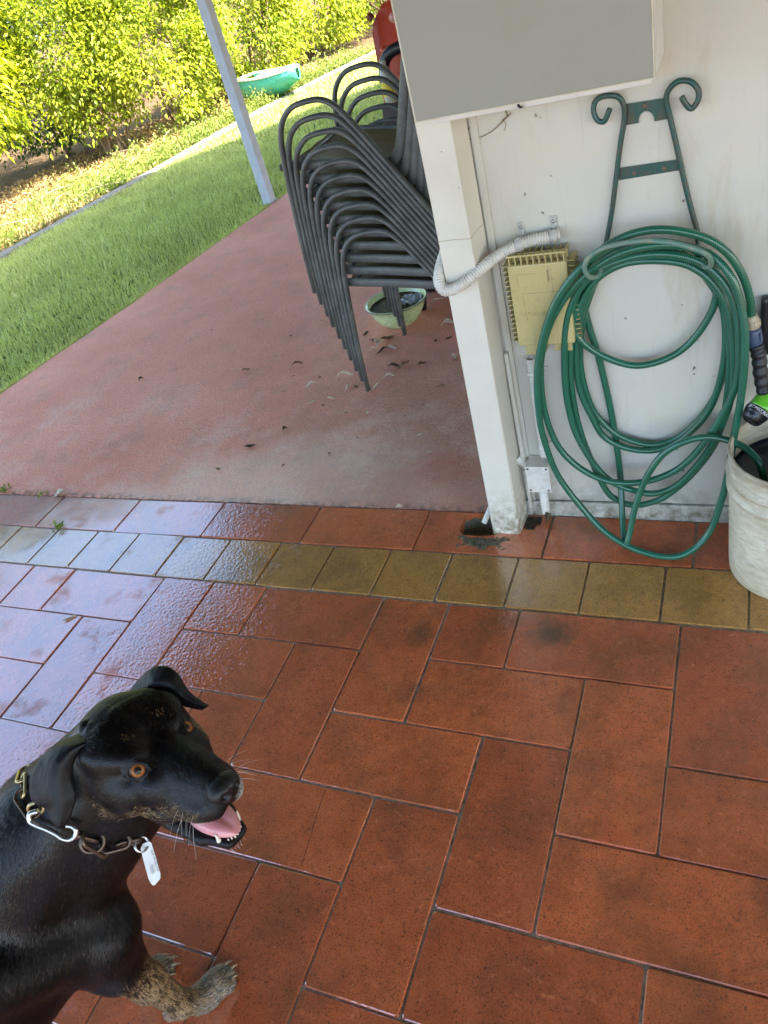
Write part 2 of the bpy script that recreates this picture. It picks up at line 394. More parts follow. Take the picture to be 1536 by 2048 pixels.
def bucket_mat():
    t = NT('dirty_bucket_plastic'); z = t.xyz()[2]
    c = t.mix(t.mr(t.noise(8, detail=8, rough=.7), .35, .65), (.58, .50, .33), (.74, .68, .52))
    c = t.mix(t.ramp(t.noise(26, t.scl(1, 1, 3), detail=8, rough=.75), [(.46, 0), (.68, .8)]), c, (.38, .33, .20))
    up = t.math('MULTIPLY', t.mr(z, .26, .40, 0, 1), t.ramp(t.noise(10, t.scl(1, 1, 4), detail=6, rough=.7), [(.35, .1), (.6, 1)]))
    c = t.mix(up, c, (.24, .17, .10))
    sp = t.math('MULTIPLY', t.ramp(t.vor(95), [(.0, 1), (.07, 1), (.1, 0)]), t.ramp(t.noise(30), [(.5, 0), (.6, 1)]))
    c = t.mix(t.math('MULTIPLY', sp, .8), c, (.10, .08, .05))
    return t.p(col=c, rough=.5, nor=t.bump(t.noise(60, detail=5), .2, .003))
BUCKET = bucket_mat()
# ---------------------------------------------------------------- setting
S = .2
def struct(o): o['kind'] = 'structure'; return o
KERB = [(-6.05, -3), (-5.62, 0), (-5.14, 3.66), (-4.90, 5.7), (-4.74, 7.56), (-4.42, 9.4), (-3.9, 11.3), (-2.9, 13.4), (-1.0, 15.6), (2, 17)]
EDGE = [(-3.28, -3.0), (-2.93, 0.0), (-2.785, 1.25), (-2.606, 2.484), (-2.415, 4.19), (-2.1, 6.6), (-1.75, 9.5)]
def interp(line, y): return float(np.interp(y, [p[1] for p in line], [p[0] for p in line]))

def soil_mat():
    t = NT('bed_soil')
    c = t.mix(t.mr(t.noise(3, detail=8, rough=.7), .35, .65), (.055, .035, .020), (.14, .095, .055))
    c = t.mix(t.ramp(t.noise(40, detail=5, rough=.7), [(.5, 0), (.62, .8)]), c, (.26, .17, .085))
    return t.p(col=c, rough=.95, spec=.1, nor=t.bump(t.noise(45, detail=6), .8, .03))
SOIL = soil_mat()
mb = MB(); mb.add([(-80, -80, -.064), (80, -80, -.064), (80, 80, -.064), (-80, 80, -.064)], [(0, 1, 2, 3)]); struct(mb.build('ground', SOIL))

# joint bed under the pavers
mb = MB()
for (xa, ya, xb, yb) in ((-3.6, -3.2, 5.2, .272), (-3.6, .272, .120, .396), (.315, .272, 5.2, .396)): mb.add([(xa, ya, -.004), (xb, ya, -.004), (xb, yb, -.004), (xa, yb, -.004)], [(0, 1, 2, 3)])
mb; struct(mb.build('paver_joints', GROUT))

# ---- pavers: herringbone field, one olive course, one red course, as laid
def paving(name, rects, mat, gap=.0035):
    V = []; F = []; T = []
    for (x0, y0, x1, y1) in rects:
        j = lambda a=.0013: random.uniform(-a, a)
        x0 += gap/2+j(); x1 -= gap/2+j(); y0 += gap/2+j(); y1 -= gap/2+j()
        z = random.uniform(-.0012, .0012); tx = random.uniform(-.004, .004); ty = random.uniform(-.004, .004)
        cx, cy = (x0+x1)/2, (y0+y1)/2; rz = random.uniform(-.003, .003)
        tone = random.random(); b = len(V)
        rings = [(0, -.03), (0.0003, -.0045), (.0011, -.0014), (.0030, 0)]
        for ins, dz in rings:
            pts = []
            for (px, py, sx, sy) in ((x0, y0, 1, 1), (x1, y0, -1, 1), (x1, y1, -1, -1), (x0, y1, 1, -1)):
                r = .006
                for (ax, ay) in (((0, r), (r*.3, r*.3), (r, 0)) if sx*sy > 0 else ((r, 0), (r*.3, r*.3), (0, r))):
                    pts.append((px+sx*(ax+ins), py+sy*(ay+ins)))
            for (px, py) in pts:
                dx, dy = px-cx, py-cy
                V.append((cx+dx-dy*rz, cy+dy+dx*rz, z+dz+(dx*tx+dy*ty)*2))
        n = 12
        for k in range(len(rings)-1):
            for i in range(n): F.append([b+k*n+i, b+k*n+(i+1) % n, b+(k+1)*n+(i+1) % n, b+(k+1)*n+i])
        F.append([b+(len(rings)-1)*n+i for i in range(n)])
        T += [tone]*((len(rings)-1)*n+1)
    me = bpy.data.meshes.new(name); me.from_pydata(V, [], F)
    a = me.attributes.new('tone', 'FLOAT', 'FACE'); a.data.foreach_set('value', T)
    return struct(link(name, me, mat))
rects = []
XMAX = 24; XMIN = -16
for jr in range(0, 16):
    for m_ in range(-6, 9):
        xh = 2-jr+4*m_
        if xh+2 > XMIN and xh < XMAX: rects.append((xh*S, -(jr+1)*S, (xh+2)*S, -jr*S))
        xv = -jr+4*m_
        if XMIN < xv < XMAX and jr < 15: rects.append((xv*S, -(jr+2)*S, (xv+1)*S, -jr*S))
for m_ in range(-6, 8):
    x = 1+4*m_
    if XMIN < x < XMAX: rects.append((x*S, -S, (x+1)*S, 0))
paving('paving', rects, RED_PAVER)
paving('olive_paving_band', [(-.05+S*k, .003, -.05+S*(k+1), .201) for k in range(-15, 26)], OLIVE_PAVER)
row = [(.015+.4*k, .203, .015+.4*(k+1), .392) for k in range(-8, 12) if k != 0]
paving('paving_edge_course', row, RED_PAVER)
# the paver that was cut for the downpipe: a ragged hole beside the post
bm = bmesh.new()
HOLE_Z = -.062
outer = [(.019, .206), (.411, .206), (.411, .389), (.019, .389)]
hole = [(.146, .300), (.160, .286), (.190, .279), (.225, .284), (.255, .290), (.285, .305), (.300, .325), (.30, .350), (.29, .375), (.26, .381), (.22, .382), (.165, .378), (.142, .362), (.134, .33)]
hole = [(x+random.uniform(-.004, .004), y+random.uniform(-.003, .003)) for x, y in hole]
def ringe(pts, z): return [bm.verts.new((x, y, z)) for x, y in pts]
o1 = ringe(outer, 0); h1 = ringe(hole, 0)
es = [bm.edges.new((r[i], r[(i+1) % len(r)])) for r in (o1, h1) for i in range(len(r))]
bmesh.ops.triangle_fill(bm, use_beauty=True, edges=es)
for r, pts, zz in ((o1, outer, -.03), (h1, hole, HOLE_Z)):
    lo = ringe([(x+random.uniform(-.004, .004)*(len(r) > 4), y) for x, y in pts], zz)
    for i in range(len(r)): bm.faces.new((r[i], r[(i+1) % len(r)], lo[(i+1) % len(r)], lo[i]))
mb = MB(); mb.bm(bm); o = mb.build('paving_cut_piece', RED_PAVER); struct(o)
# damp grit in and around the hole
def grit_mat():
    t = NT('damp_grit')
    c = t.mix(t.mr(t.noise(160, detail=5, rough=.8), .38, .62), (.03, .024, .012), (.20, .165, .09))
    c = t.mix(t.ramp(t.noise(28, detail=4), [(.5, 0), (.66, .8)]), c, (.06, .085, .015))
    return t.p(col=c, rough=.5, nor=t.bump(t.noise(260, detail=4), .8, .004))
GRIT = grit_mat()
V = []; F = []; nx, ny = 46, 34
for j in range(ny+1):
    for i in range(nx+1):
        x = .128+i*.006; y = .222+j*.0049
        dx = (x-.222)/.088; dy = (y-.262)/.044; d = math.hypot(dx, dy)+.25*math.sin(x*90)*math.sin(y*130)
        inh = max(0, 1-math.hypot((x-.215)/.10, (y-.331)/.058))
        z = .0065*max(0, 1-d)**.5 - .052*min(1, inh*3.5)*(y > .272) + random.uniform(-.0022, .0022) - .003
        if d > 1 and inh <= 0: z = -.012
        V.append((x, y, z))
for j in range(ny):
    for i in range(nx): a = j*(nx+1)+i; F.append((a, a+1, a+nx+2, a+nx+1))
o = np_mesh('grit', V, F, GRIT, smooth=True); setp(o, kind='stuff', label='damp mossy grit washed round the foot of the wall post', cat='grit')

# near-black mat paints in the shade of the gap beside the post foot
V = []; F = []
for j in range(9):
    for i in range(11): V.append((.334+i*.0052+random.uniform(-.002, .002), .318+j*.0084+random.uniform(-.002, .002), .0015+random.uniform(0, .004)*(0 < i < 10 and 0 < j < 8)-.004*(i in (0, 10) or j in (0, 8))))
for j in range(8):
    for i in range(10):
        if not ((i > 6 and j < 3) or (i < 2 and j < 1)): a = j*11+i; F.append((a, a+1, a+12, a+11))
o = np_mesh('gap_shade_mat', V, F, simple('gap_shade_black', (.012, .009, .006), .4, dirt=(.06, .04, .02), dirt_amt=.8, dirt_scale=90), smooth=True); setp(o, kind='stuff', label='thin dark mat painted as the shade of the gap between the post foot and the grey foot pipe', cat='shade mat')
# ---- painted concrete slab
ys = np.linspace(.396, 9.5, 44); V = []; F = []
for y in ys:
    xe = interp(EDGE, y) + random.uniform(-.008, .008)
    V += [(xe+.012, y, .001), (1.9 if y > 3 else 1.9, y, .001), (xe, y, -.008), (xe-.003, y, -.06)]
for i in range(len(ys)-1):
    a = 4*i; F += [(a, a+1, a+5, a+4), (a+2, a, a+4, a+6), (a+3, a+2, a+6, a+7)]
a = len(V); V += [(interp(EDGE, .396)+.01, .396, .001), (1.9, .396, .001), (1.9, .396, -.05), (interp(EDGE, .396), .396, -.05)]; F.append((a, a+1, a+2, a+3))
me = bpy.data.meshes.new('concrete_slab'); me.from_pydata(V, [], F); struct(link('concrete_slab', me, SLAB))
# old path of the same concrete left of the pavers
mb = MB(); mb.add([(-3.6, -3.0, -.012), (-3.2, -3.0, -.012), (-3.2, .39, -.012), (-3.6, .39, -.012)], [(0, 1, 2, 3)])

# ---- lawn base
def lawn_mat():
    t = NT('lawn_soil')
    c = t.mix(t.mr(t.noise(6, detail=6, rough=.65), .35, .65), (.030, .052, .014), (.055, .085, .022))
    c = t.mix(t.ramp(t.noise(3, detail=7, rough=.7), [(.55, 0), (.7, .6)]), c, (.10, .08, .035))
    return t.p(col=c, rough=.95, spec=.1, nor=t.bump(t.noise(60, detail=6), .9, .02))
ys = np.concatenate([np.linspace(-3, 9.5, 40), np.linspace(10, 15.4, 10)]); V = []; F = []; nxl = 10
for y in ys:
    xk = interp(KERB, y); xe = interp(EDGE, y)+.0 if y <= 9.5 else 8.0
    for i in range(nxl+1):
        x = xk+(xe-xk)*i/nxl; V.append((x, y, -.035+.012*math.sin(x*3+y)*math.sin(y*1.7)))
for j in range(len(ys)-1):
    for i in range(nxl): a = j*(nxl+1)+i; F.append((a, a+1, a+nxl+2, a+nxl+1))
LAWNM = lawn_mat(); o = np_mesh('lawn', V, F, LAWNM, smooth=True); struct(o)

# ---- concrete mowing kerb
def kerb_mat():
    t = NT('old_kerb_concrete')
    c = t.mix(t.mr(t.noise(12, detail=7, rough=.7), .3, .7), (.14, .135, .115), (.23, .22, .185))
    c = t.mix(t.ramp(t.noise(35, detail=6), [(.55, 0), (.7, .6)]), c, (.12, .11, .08))
    return t.p(col=c, rough=.9, spec=.2, nor=t.bump(t.noise(90, detail=6), .5, .008))
pts = spline([(x, y, 0) for x, y in KERB], 8); V = []; F = []
for i, p in enumerate(pts):
    t = (pts[min(i+1, len(pts)-1)]-pts[max(i-1, 0)]).normalized(); sd = Vector((-t.y, t.x, 0)); q = random.uniform(-.006, .006)
    for off, z in ((-.055, -.06), (-.055, -.006), (-.045, .006), (.040, .008), (.052, -.004), (.052, -.06)): V.append(tuple(p+sd*(off+q)+Vector((0, 0, z))))
for i in range(len(pts)-1):
    for k in range(5): a = i*6+k; F.append((a, a+1, a+7, a+6))
o = np_mesh('concrete_kerb', V, F, kerb_mat()); setp(o, 'weathered concrete mowing edge between the lawn and the hedge bed', 'kerb')

# ---- house wall
wl = empty('house_wall', (2.4, .4, 0), 'off-white painted sheet wall carrying the meter box and the hose rack', 'wall')
mb = MB(); mb.box((.29, .400, .055), (9.0, .52, 2.44), bev=0); mb.build('wall_panel', WALL, wl)
mb = MB(); mb.box((.285, .392, -.02), (9.0, .52, .052), bev=.004); mb.build('base_board', WALL, wl)
mb = MB(); mb.box((.350, .3915, .058), (.3675, .3998, 2.43), bev=.0015); mb.build('cover_strip', WALL, wl)
mb = MB(); mb.box((.348, .376, .02), (.358, .3998, .56), bev=.001); mb.box((.30, .3999, .0), (.36, .4035, .05)); mb.build('trim_board', WALL, wl)

# ---- wall post, leaning a little
def skew(mbx, zs, f):
    V = []
    for z in zs:
        V += [(f(z)[0], .300, z), (f(z)[1], .300, z), (f(z)[1]+.008, .385, z), (f(z)[0]+.008, .385, z)]
    F = [(0, 1, 2, 3)]
    for k in range(len(zs)-1):
        for i in range(4): F.append((4*k+i, 4*k+(i+1) % 4, 4*k+4+(i+1) % 4, 4*k+4+i))
    F.append(tuple(len(V)-4+i for i in range(4)))
    bm = bmesh.new(); vs = [bm.verts.new(v) for v in V]
    for f_ in F: bm.faces.new([vs[i] for i in f_])
    ed = [e for e in bm.edges if abs(e.verts[0].co.z-e.verts[1].co.z) > .01]
    bmesh.ops.bevel(bm, geom=ed, offset=.004, segments=2, affect='EDGES'); mbx.bm(bm)
pf = lambda z: (.2475+.017*min(z, 1.2), .3305+.011*min(z, 1.2))
mb = MB(); skew(mb, [-.03, .895, 2.44], pf); o = mb.build('verandah_post', POST)
setp(o, 'square off-white timber post at the end of the house wall', 'post')

# thin steel post out on the slab edge
p = empty('steel_post', (-2.475, 3.98, 0), 'slim pale grey steel verandah post on the slab edge by the lawn', 'post')
mb = MB(); mb.box((-.038, -.038, 0), (.038, .038, 2.42), bev=.005, M=Matrix.Translation((-2.475, 4.0, 0)) @ Matrix.Rotation(R_(-4), 4, 'Z')); mb.build('column', STEEL_WHITE, p)
mb = MB(); mb.box((-.046, -.046, 0), (.046, .046, .006), bev=.001, M=Matrix.Translation((-2.475, 4.0, .001)) @ Matrix.Rotation(R_(-4), 4, 'Z')); mb.build('base_plate', simple('base_steel', (.30, .31, .31), .5), p)

# ---- verandah roof (above the picture; it shades and is mirrored in the wet pavers)
ROOF_U = simple('roof_underside', (.07, .065, .055), .6)
rf = empty('verandah_roof', (0, 0, 2.4), 'flat verandah roof with painted beams above the patio', 'roof')
poly = [(-2.95, -3.4), (9.0, -3.4), (9.0, 9.2), (-.3, 9.2), (-1.35, 7.9), (-2.15, 6.8), (-2.75, 5.9), (-3.3, 5.1), (-3.6, 4.3), (-3.6, 3.2), (-2.95, 2.3)]  # unseen eave outline, invented to shape the shadow on the lawn
mb = MB(); mb.prism([(x, y, 2.46) for x, y in poly], (0, 0, .05)); mb.build('roof_sheet', ROOF_U, rf)
for k in range(4):
    mb = MB(); mb.box((-2.9, -3.3+k*1.5, 2.36), (8.9, -3.25+k*1.5, 2.458)); mb.build('rafter', ROOF_U, rf)
mb = MB(); mb.box((-3.06, -3.4, 2.37), (-2.955, 2.2, 2.50), bev=.01); mb.build('gutter', STEEL_WHITE, rf)

# ---- meter box
bx = empty('meter_box', (.54, .4, 1.18), 'grey-green enamelled meter box with cream edges high on the wall', 'meter box')
mb = MB(); mb.box((.322, .158, 1.190), (.757, .172, 1.78), bev=.0015); mb.build('door', BOX_GREY, bx)
mb = MB()
for (a, b) in (((.3195, .1585, 1.1885), (.3222, .1725, 1.782)), ((.7572, .1585, 1.1885), (.7595, .1725, 1.782)), ((.322, .1592, 1.1878), (.757, .1722, 1.1899))): mb.box(a, b)
mb.build('door_edge', BOX_EDGE, bx)
mb = MB(); mb.box((.348, .174, 1.176), (.7545, .399, 1.79), bev=.007); mb.build('body', BOX_SIDE, bx)
mb = MB(); mb.lathe([(0, 0), (.0045, 0), (.006, .001), (.0062, .003)], (.5235, .1735, 1.1835), 16, axis=(0, -1, 0)); mb.build('screw_hole', BLACK_GAP, bx)
mb = MB(); mb.lathe([(0, .0042), (.003, .0038), (.0046, .001), (.0046, 0)], (.5262, .1725, 1.1846), 14, axis=(0, -1, 0)); mb.build('screw_cap', BOX_EDGE, bx)
# ---------------------------------------------------------------- hose rack on the wall
rk = empty('hose_rack', (.72, .4, .95), 'green wrought wire hose rack with curled tops screwed to the wall', 'hose rack')
def pys(lst, y): return [PY(u, v, y) for u, v in lst]
YW = .388
def dep(lst, ys):
    n = len(lst); yy = np.interp(np.linspace(0, 1, n), np.linspace(0, 1, len(ys)), ys); return [PY(u, v, float(y)) for (u, v), y in zip(lst, yy)]
left = dep([(1220, 217), (1209, 242), (1195, 240), (1187, 221), (1192, 201), (1209, 192), (1234, 193), (1246, 207), (1249, 235), (1241, 287), (1232, 357), (1223, 427), (1212, 487)], [.372, .378, YW, YW])
right = dep([(1363, 193), (1373, 210), (1384, 217), (1396, 200), (1396, 179), (1380, 163), (1356, 163), (1337, 181), (1333, 203), (1340, 235), (1352, 287), (1366, 350), (1380, 409), (1396, 466)], [.372, .378, YW, YW])
mb = MB(); mb.tube(spline(left, 8), .0056, 10); mb.build('side_rod', RACKG, rk)
mb = MB(); mb.tube(spline(right, 8), .0056, 10); mb.build('side_rod', RACKG, rk)
def plate(name, P, y, th, holes, arch=None):
    pts = [PY(u, v, y) for u, v in P]
    mb = MB(); mb.prism(pts, (0, th, 0)); o = mb.build(name, RACKG, rk)
    for (u, v) in holes:
        mb = MB(); c = PY(u, v, y); mb.lathe([(0, .0022), (.003, .0020), (.0042, .0006), (.0044, 0)], (c.x, y, c.z), 14, axis=(0, -1, 0)); mb.build('screw', simple('rusty_screw', (.16, .10, .07), .6, dirt=(.3, .2, .12)) if 'rusty_screw' not in bpy.data.materials else bpy.data.materials['rusty_screw'], o)
arch = [(1277, 246), (1277, 238), (1281, 229), (1288, 223), (1296, 222), (1303, 226), (1308, 234), (1309, 243)]
plate('top_plate', [(1244, 210), (1334, 196), (1336, 238)] + arch[::-1] + [(1244, 252)], .394, .004, [(1289, 212)])
plate('cross_plate', [(1238, 337), (1361, 319), (1364, 340), (1236, 361)], .394, .004, [(1268, 347), (1328, 337)])
# cradle: rods run down behind the coils and out to the front bar
front = [(1202, 537, .335), (1195, 551, .312), (1184, 555, .296), (1174, 549, .286), (1169, 532, .280), (1181, 511, .276), (1216, 493, .272), (1279, 482, .270), (1335, 484, .270), (1384, 496, .272), (1412, 508, .278), (1422, 521, .290), (1420, 532, .306), (1409, 532, .324), (1402, 518, .338)]
mb = MB(); mb.tube(spline([PY(*q) for q in front], 8), .0056, 10); mb.build('front_bar', RACKW, rk)
for a, b in (((1212, 487, YW), (1202, 537, .335)), ((1396, 466, YW), (1402, 518, .338))):
    A, B = PY(*a), PY(*b); mid = Vector((A.x, (A.y+B.y)/2+.012, min(A.z, B.z)-.004)); mb = MB(); mb.tube(spline([A, Vector((A.x, A.y, (A.z+B.z)/2)), mid, B], 8), .0056, 10); mb.build('cradle_rod', RACKG, rk)

# ---------------------------------------------------------------- the hose: one continuous run
T0 = lambda o, y: [(1478+o, 590+o, y), (1462+o*.8, 545+o*.4, y-.004), (1428+o*.5, 505-o*.2, y-.006), (1380, 478-o*.7, y-.006), (1315, 466-o, y-.004), (1250, 480-o, y), (1200, 512-o*.8, y), (1160-o*.6, 556-o*.3, y)]
hz = []
hz += [(1503, 634, .330), (1499, 594, .325), (1484, 549, .318), (1452, 503, .312), (1400, 472, .306), (1322, 459, .304), (1252, 472, .304), (1192, 508, .304), (1138, 562, .302), (1103, 622, .300), (1082, 690, .298), (1074, 750, .297), (1076, 809, .296), (1086, 872, .295), (1115, 949, .294), (1167, 1019, .284), (1216, 1068, .262), (1272, 1099, .243), (1335, 1114, .229), (1380, 1103, .236), (1419, 1064, .255), (1443, 1001, .270), (1457, 942, .279), (1467, 879, .284), (1480, 809, .285), (1488, 740, .288), (1490, 670, .292), (1480, 600, .300), (1456, 545, .306), (1412, 505, .318), (1340, 490, .322), (1260, 500, .320), (1195, 532, .318), (1142, 580, .316), (1104, 640, .316)]
hz += [(1084, 705, .316), (1082, 767, .316), (1091, 830, .316), (1115, 890, .316), (1153, 931, .316), (1202, 958, .316), (1251, 966, .318), (1300, 961, .318), (1349, 942, .318), (1384, 914, .316), (1415, 876, .314), (1440, 837, .312), (1461, 799, .308), (1476, 753, .306), (1479, 687, .308), (1470, 610, .316), (1440, 556, .326), (1390, 520, .334), (1320, 508, .338), (1250, 518, .338), (1190, 545, .336), (1152, 590, .334)]
hz += [(1132, 652, .334), (1129, 740, .334), (1136, 809, .334), (1153, 869, .334), (1188, 928, .334), (1223, 963, .336), (1265, 980, .338), (1307, 987, .340), (1349, 973, .340), (1384, 942, .338), (1420, 895, .336), (1448, 840, .334), (1465, 780, .332), (1468, 700, .334), (1456, 620, .342), (1426, 566, .350), (1375, 530, .356), (1310, 521, .358), (1246, 528, .358), (1196, 556, .356), (1165, 600, .354)]
hz += [(1145, 660, .352), (1140, 740, .350), (1150, 820, .350), (1170, 890, .350), (1209, 975, .352), (1237, 1001, .354), (1272, 1010, .356), (1314, 1001, .358), (1349, 980, .358), (1387, 945, .356), (1425, 895, .354), (1446, 840, .352), (1457, 770, .350), (1460, 690, .350), (1450, 610, .356), (1420, 556, .362), (1370, 520, .366), (1310, 508, .368), (1250, 516, .368), (1204, 545, .366), (1175, 592, .364)]
hz += [(1157, 650, .364), (1152, 720, .364), (1160, 780, .364), (1186, 838, .364), (1209, 874, .366), (1251, 895, .366), (1300, 901, .368), (1342, 890, .368), (1384, 861, .368), (1418, 820, .366), (1440, 762, .364), (1451, 690, .364), (1446, 615, .368), (1418, 562, .372), (1370, 512, .374), (1310, 499, .376), (1250, 508, .376), (1206, 538, .376), (1180, 590, .376)]
hz += [(1164, 650, .376), (1160, 715, .376), (1168, 770, .376), (1188, 823, .377), (1223, 861, .378), (1265, 882, .379), (1307, 889, .380), (1349, 878, .380), (1387, 850, .378), (1421, 808, .376), (1444, 757, .374), (1456, 690, .374), (1450, 618, .376), (1424, 566, .378), (1376, 522, .366), (1316, 488, .350), (1250, 494, .346), (1198, 524, .346), (1160, 572, .346)]
hz += [(1145, 625, .348), (1146, 655, .350), (1158, 677, .352), (1188, 702, .356), (1230, 722, .360), (1272, 731, .362), (1314, 724, .364), (1356, 705, .366), (1391, 673, .368), (1419, 631, .368), (1432, 594, .368), (1433, 549, .366), (1410, 512, .350), (1360, 490, .345), (1300, 484, .345), (1240, 496, .350), (1195, 520, .372)]
hz += [(1174, 550, .386), (1168, 601, .388), (1178, 653, .388), (1195, 706, .388), (1207, 754, .388), (1223, 827, .388), (1234, 897, .380), (1241, 956, .366), (1244, 1019, .325), (1247, 1071, .280), (1249, 1091, .262), (1253, 1088, .250), (1260, 1062, .262), (1269, 1019, .278), (1283, 977, .290), (1300, 942, .294), (1328, 907, .300), (1370, 883, .298), (1412, 874, .297), (1450, 879, .297), (1480, 890, .290), (1503, 906, .272), (1520, 930, .255), (1530, 965, .245)]
pth = spline([PY(*q) for q in hz], 7)
def hose_mesh(name, pts, r, parent):
    n = 12; k = len(pts); V = []; F = []; U = []; W = []; L = 0
    T = [(pts[min(i+1, k-1)]-pts[max(i-1, 0)]).normalized() for i in range(k)]
    nrm = Vector((0, -1, 0)); fr = []
    for i in range(k):
        nrm = (nrm-T[i]*nrm.dot(T[i])).normalized(); fr.append((nrm.copy(), T[i].cross(nrm)))
        for j in range(n): a = 2*math.pi*j/n; V.append(pts[i]+(fr[i][0]*math.cos(a)+fr[i][1]*math.sin(a))*r)
    Ls = [0]
    for i in range(1, k): Ls.append(Ls[-1]+(pts[i]-pts[i-1]).length)
    for i in range(k-1):
        for j in range(n):
            F.append((i*n+j, i*n+(j+1) % n, (i+1)*n+(j+1) % n, (i+1)*n+j)); U += [Ls[i], Ls[i], Ls[i+1], Ls[i+1]]; W += [j/n, (j+1)/n, (j+1)/n, j/n]
    return np_mesh(name, [tuple(v) for v in V], F, HOSE, parent, True, {'u': ('CORNER', 'FLOAT', U), 'v': ('CORNER', 'FLOAT', W)})
hs = empty('garden_hose', (.72, .33, .55), 'green braided garden hose coiled on the wall rack', 'hose')
hose_mesh('hose_coil', pth, .0086, hs)
# fitting and spray gun at the end of the hose
gy_ = .330
nut = PY(1503, 634, gy_); ax = (PY(1512, 700, gy_-.004)-PY(1504, 640, gy_)).normalized()
mb = MB(); mb.lathe([(.009, -.004), (.0125, -.003), (.0140, .002), (.0135, .006), (.0155, .008), (.0160, .022), (.0145, .026), (.008, .026)], nut, 20, axis=ax)
for k in range(12):
    a = 2*math.pi*k/12; q = Vector((0, 0, 1)).rotation_difference(ax).to_matrix(); c = nut+q @ Vector((.0158*math.cos(a), .0158*math.sin(a), .015)); mb.tube([c-ax*.007, c+ax*.007], .0016, 6)
mb.build('hose_nut', simple('dirty_cream_nut', (.52, .45, .30), .5, dirt=(.22, .15, .07), dirt_amt=.8, dirt_scale=60), hs)
sg = empty('spray_gun', tuple(nut), 'black and lime green trigger spray gun hanging from the hose end', 'spray gun')
b0 = nut+ax*.026
mb = MB(); mb.lathe([(.010, 0), (.0150, .001), (.0165, .008), (.0170, .030), (.0150, .040), (.013, .042)], b0, 20, axis=ax)
for sgn in (-1, 1): mb.box((-.004, -.003, .010), (.004, .003, .030), bev=.001, M=Matrix.Translation(b0) @ Vector((0, 0, 1)).rotation_difference(ax).to_matrix().to_4x4() @ Matrix.Translation((sgn*.0165, 0, 0)))
mb.build('coupling', simple('blue_grey_coupling', (.055, .085, .14), .35), sg)
grip = [PY(1512, 690, .328), PY(1518, 712, .322), PY(1520, 738, .316), PY(1525, 768, .310), PY(1530, 790, .304)]
gp = spline(grip, 12); rr = [.0165+.0011*math.sin(i*.78) for i in range(len(gp))]
mb = MB(); mb.tube(gp, rr, 16, flat=(1.15, .95)); mb.build('grip', simple('black_rubber', (.013, .013, .015), .42, bump=.2), sg)
hc = PY(1524, 812, .290); nz = PY(1500, 822, .262); hax = (nz-hc); hax = Vector((hax.x, hax.y, hax.z-.03)).normalized()
LIME = simple('lime_green_plastic', (.13, .46, .03), .22, coat=.5)
mb = MB(); mb.lathe([(0, -.045), (.014, -.042), (.022, -.030), (.026, -.012), (.0265, .004), (.027, .010), (.0, .010)], hc, 28, axis=hax)
mb.tube(spline([PY(1532, 792, .304), hc-hax*.02, hc], 6), .018, 14)
mb.tube(spline([hc-hax*.03, hc+Vector((.03, .0, .025)), hc+Vector((.055, .005, .06))], 6), [.010, .009, .008]*4+[.008], 10)
mb.build('spray_head', LIME, sg)
mb = MB(); mb.lathe([(.0272, .0095), (.0285, .0115), (.0287, .0225), (.0275, .0240), (.0260, .0300), (.0225, .0400), (.017, .0445), (.0165, .042), (.0, .042)], hc, 32, axis=hax); dial = mb.build('dial', simple('black_dial', (.010, .010, .011), .3), sg)
# the words printed round the dial
def text_mesh(name, body, size, M, mat, parent, ext=.0003):
    cu = bpy.data.curves.new(name, 'FONT'); cu.body = body; cu.size = size; cu.extrude = ext; cu.align_x = 'CENTER'; cu.align_y = 'CENTER'
    ob = bpy.data.objects.new('t_', cu); COL.objects.link(ob); dg = bpy.context.evaluated_depsgraph_get(); me = bpy.data.meshes.new_from_object(ob.evaluated_get(dg))
    bpy.data.objects.remove(ob, do_unlink=True); me.transform(M); me.materials.clear(); return link(name, me, mat, parent)
WHITEINK = simple('white_print', (.78, .8, .8), .4)
tocam = (CAM-hc); side = (tocam-hax*tocam.dot(hax)).normalized()
for wd, ang in (('FLAT', -40), ('MIST', 2), ('JET', 38)):
    rd = Matrix.Rotation(R_(ang), 3, hax) @ side; xx = hax.cross(rd)*-1; yy = rd.cross(xx)
    Mx = Matrix(((xx.x, yy.x, rd.x, 0), (xx.y, yy.y, rd.y, 0), (xx.z, yy.z, rd.z, 0), (0, 0, 0, 1)))
    text_mesh('lettering', wd, .0095, Matrix.Translation(hc+rd*.0290+hax*.0170) @ Mx, WHITEINK, dial)
# black coat hook edge at the frame's right
mb = MB(); mb.box((.946, .372, .525), (1.02, .3995, .665), bev=.008); o = mb.build('power_outlet_cover', BLACKP); setp(o, 'black weatherproof outlet cover on the wall beside the spray gun', 'outlet cover')

# ---------------------------------------------------------------- beige ribbed box
ib = empty('ribbed_control_box', (.47, .4, .7), 'beige plastic ribbed control box mounted under the grey corrugated conduit', 'control box')
def fr(u0, v0, w_, x, z): pass
# corners in the plane of its face (y=.33)
A = PY(1012, 537, .33); B = PY(1139, 524, .33); Cc = PY(1120, 686, .33); D = PY(1032, 690, .33)
x0, x1, z0, z1 = .405, .543, .605, .812
sh = lambda z: (z-z0)/(z1-z0)*.0
mb = MB(); mb.box((x0, .330, z0), (x1, .352, z1), bev=.004); mb.build('cover', BEIGE, ib)
mb = MB(); mb.box((x0+.010, .352, z0+.004), (x1-.010, .398, z1-.004), bev=.002); core = mb.build('heatsink_core', BEIGE_D, ib)
mb = MB()
for k in range(10):
    x = x0+.006+k*(x1-x0-.012)/9; mb.box((x-.0011, .331, z1+.0005), (x+.0011, .392, z1+.020))
mb.box((x0, .331, z1+.0195), (x1, .3335, z1+.0235)); mb.box((x0, .354, z1+.0005), (x1, .357, z1+.020))
mb.build('top_fins', BEIGE, ib)
mb = MB()
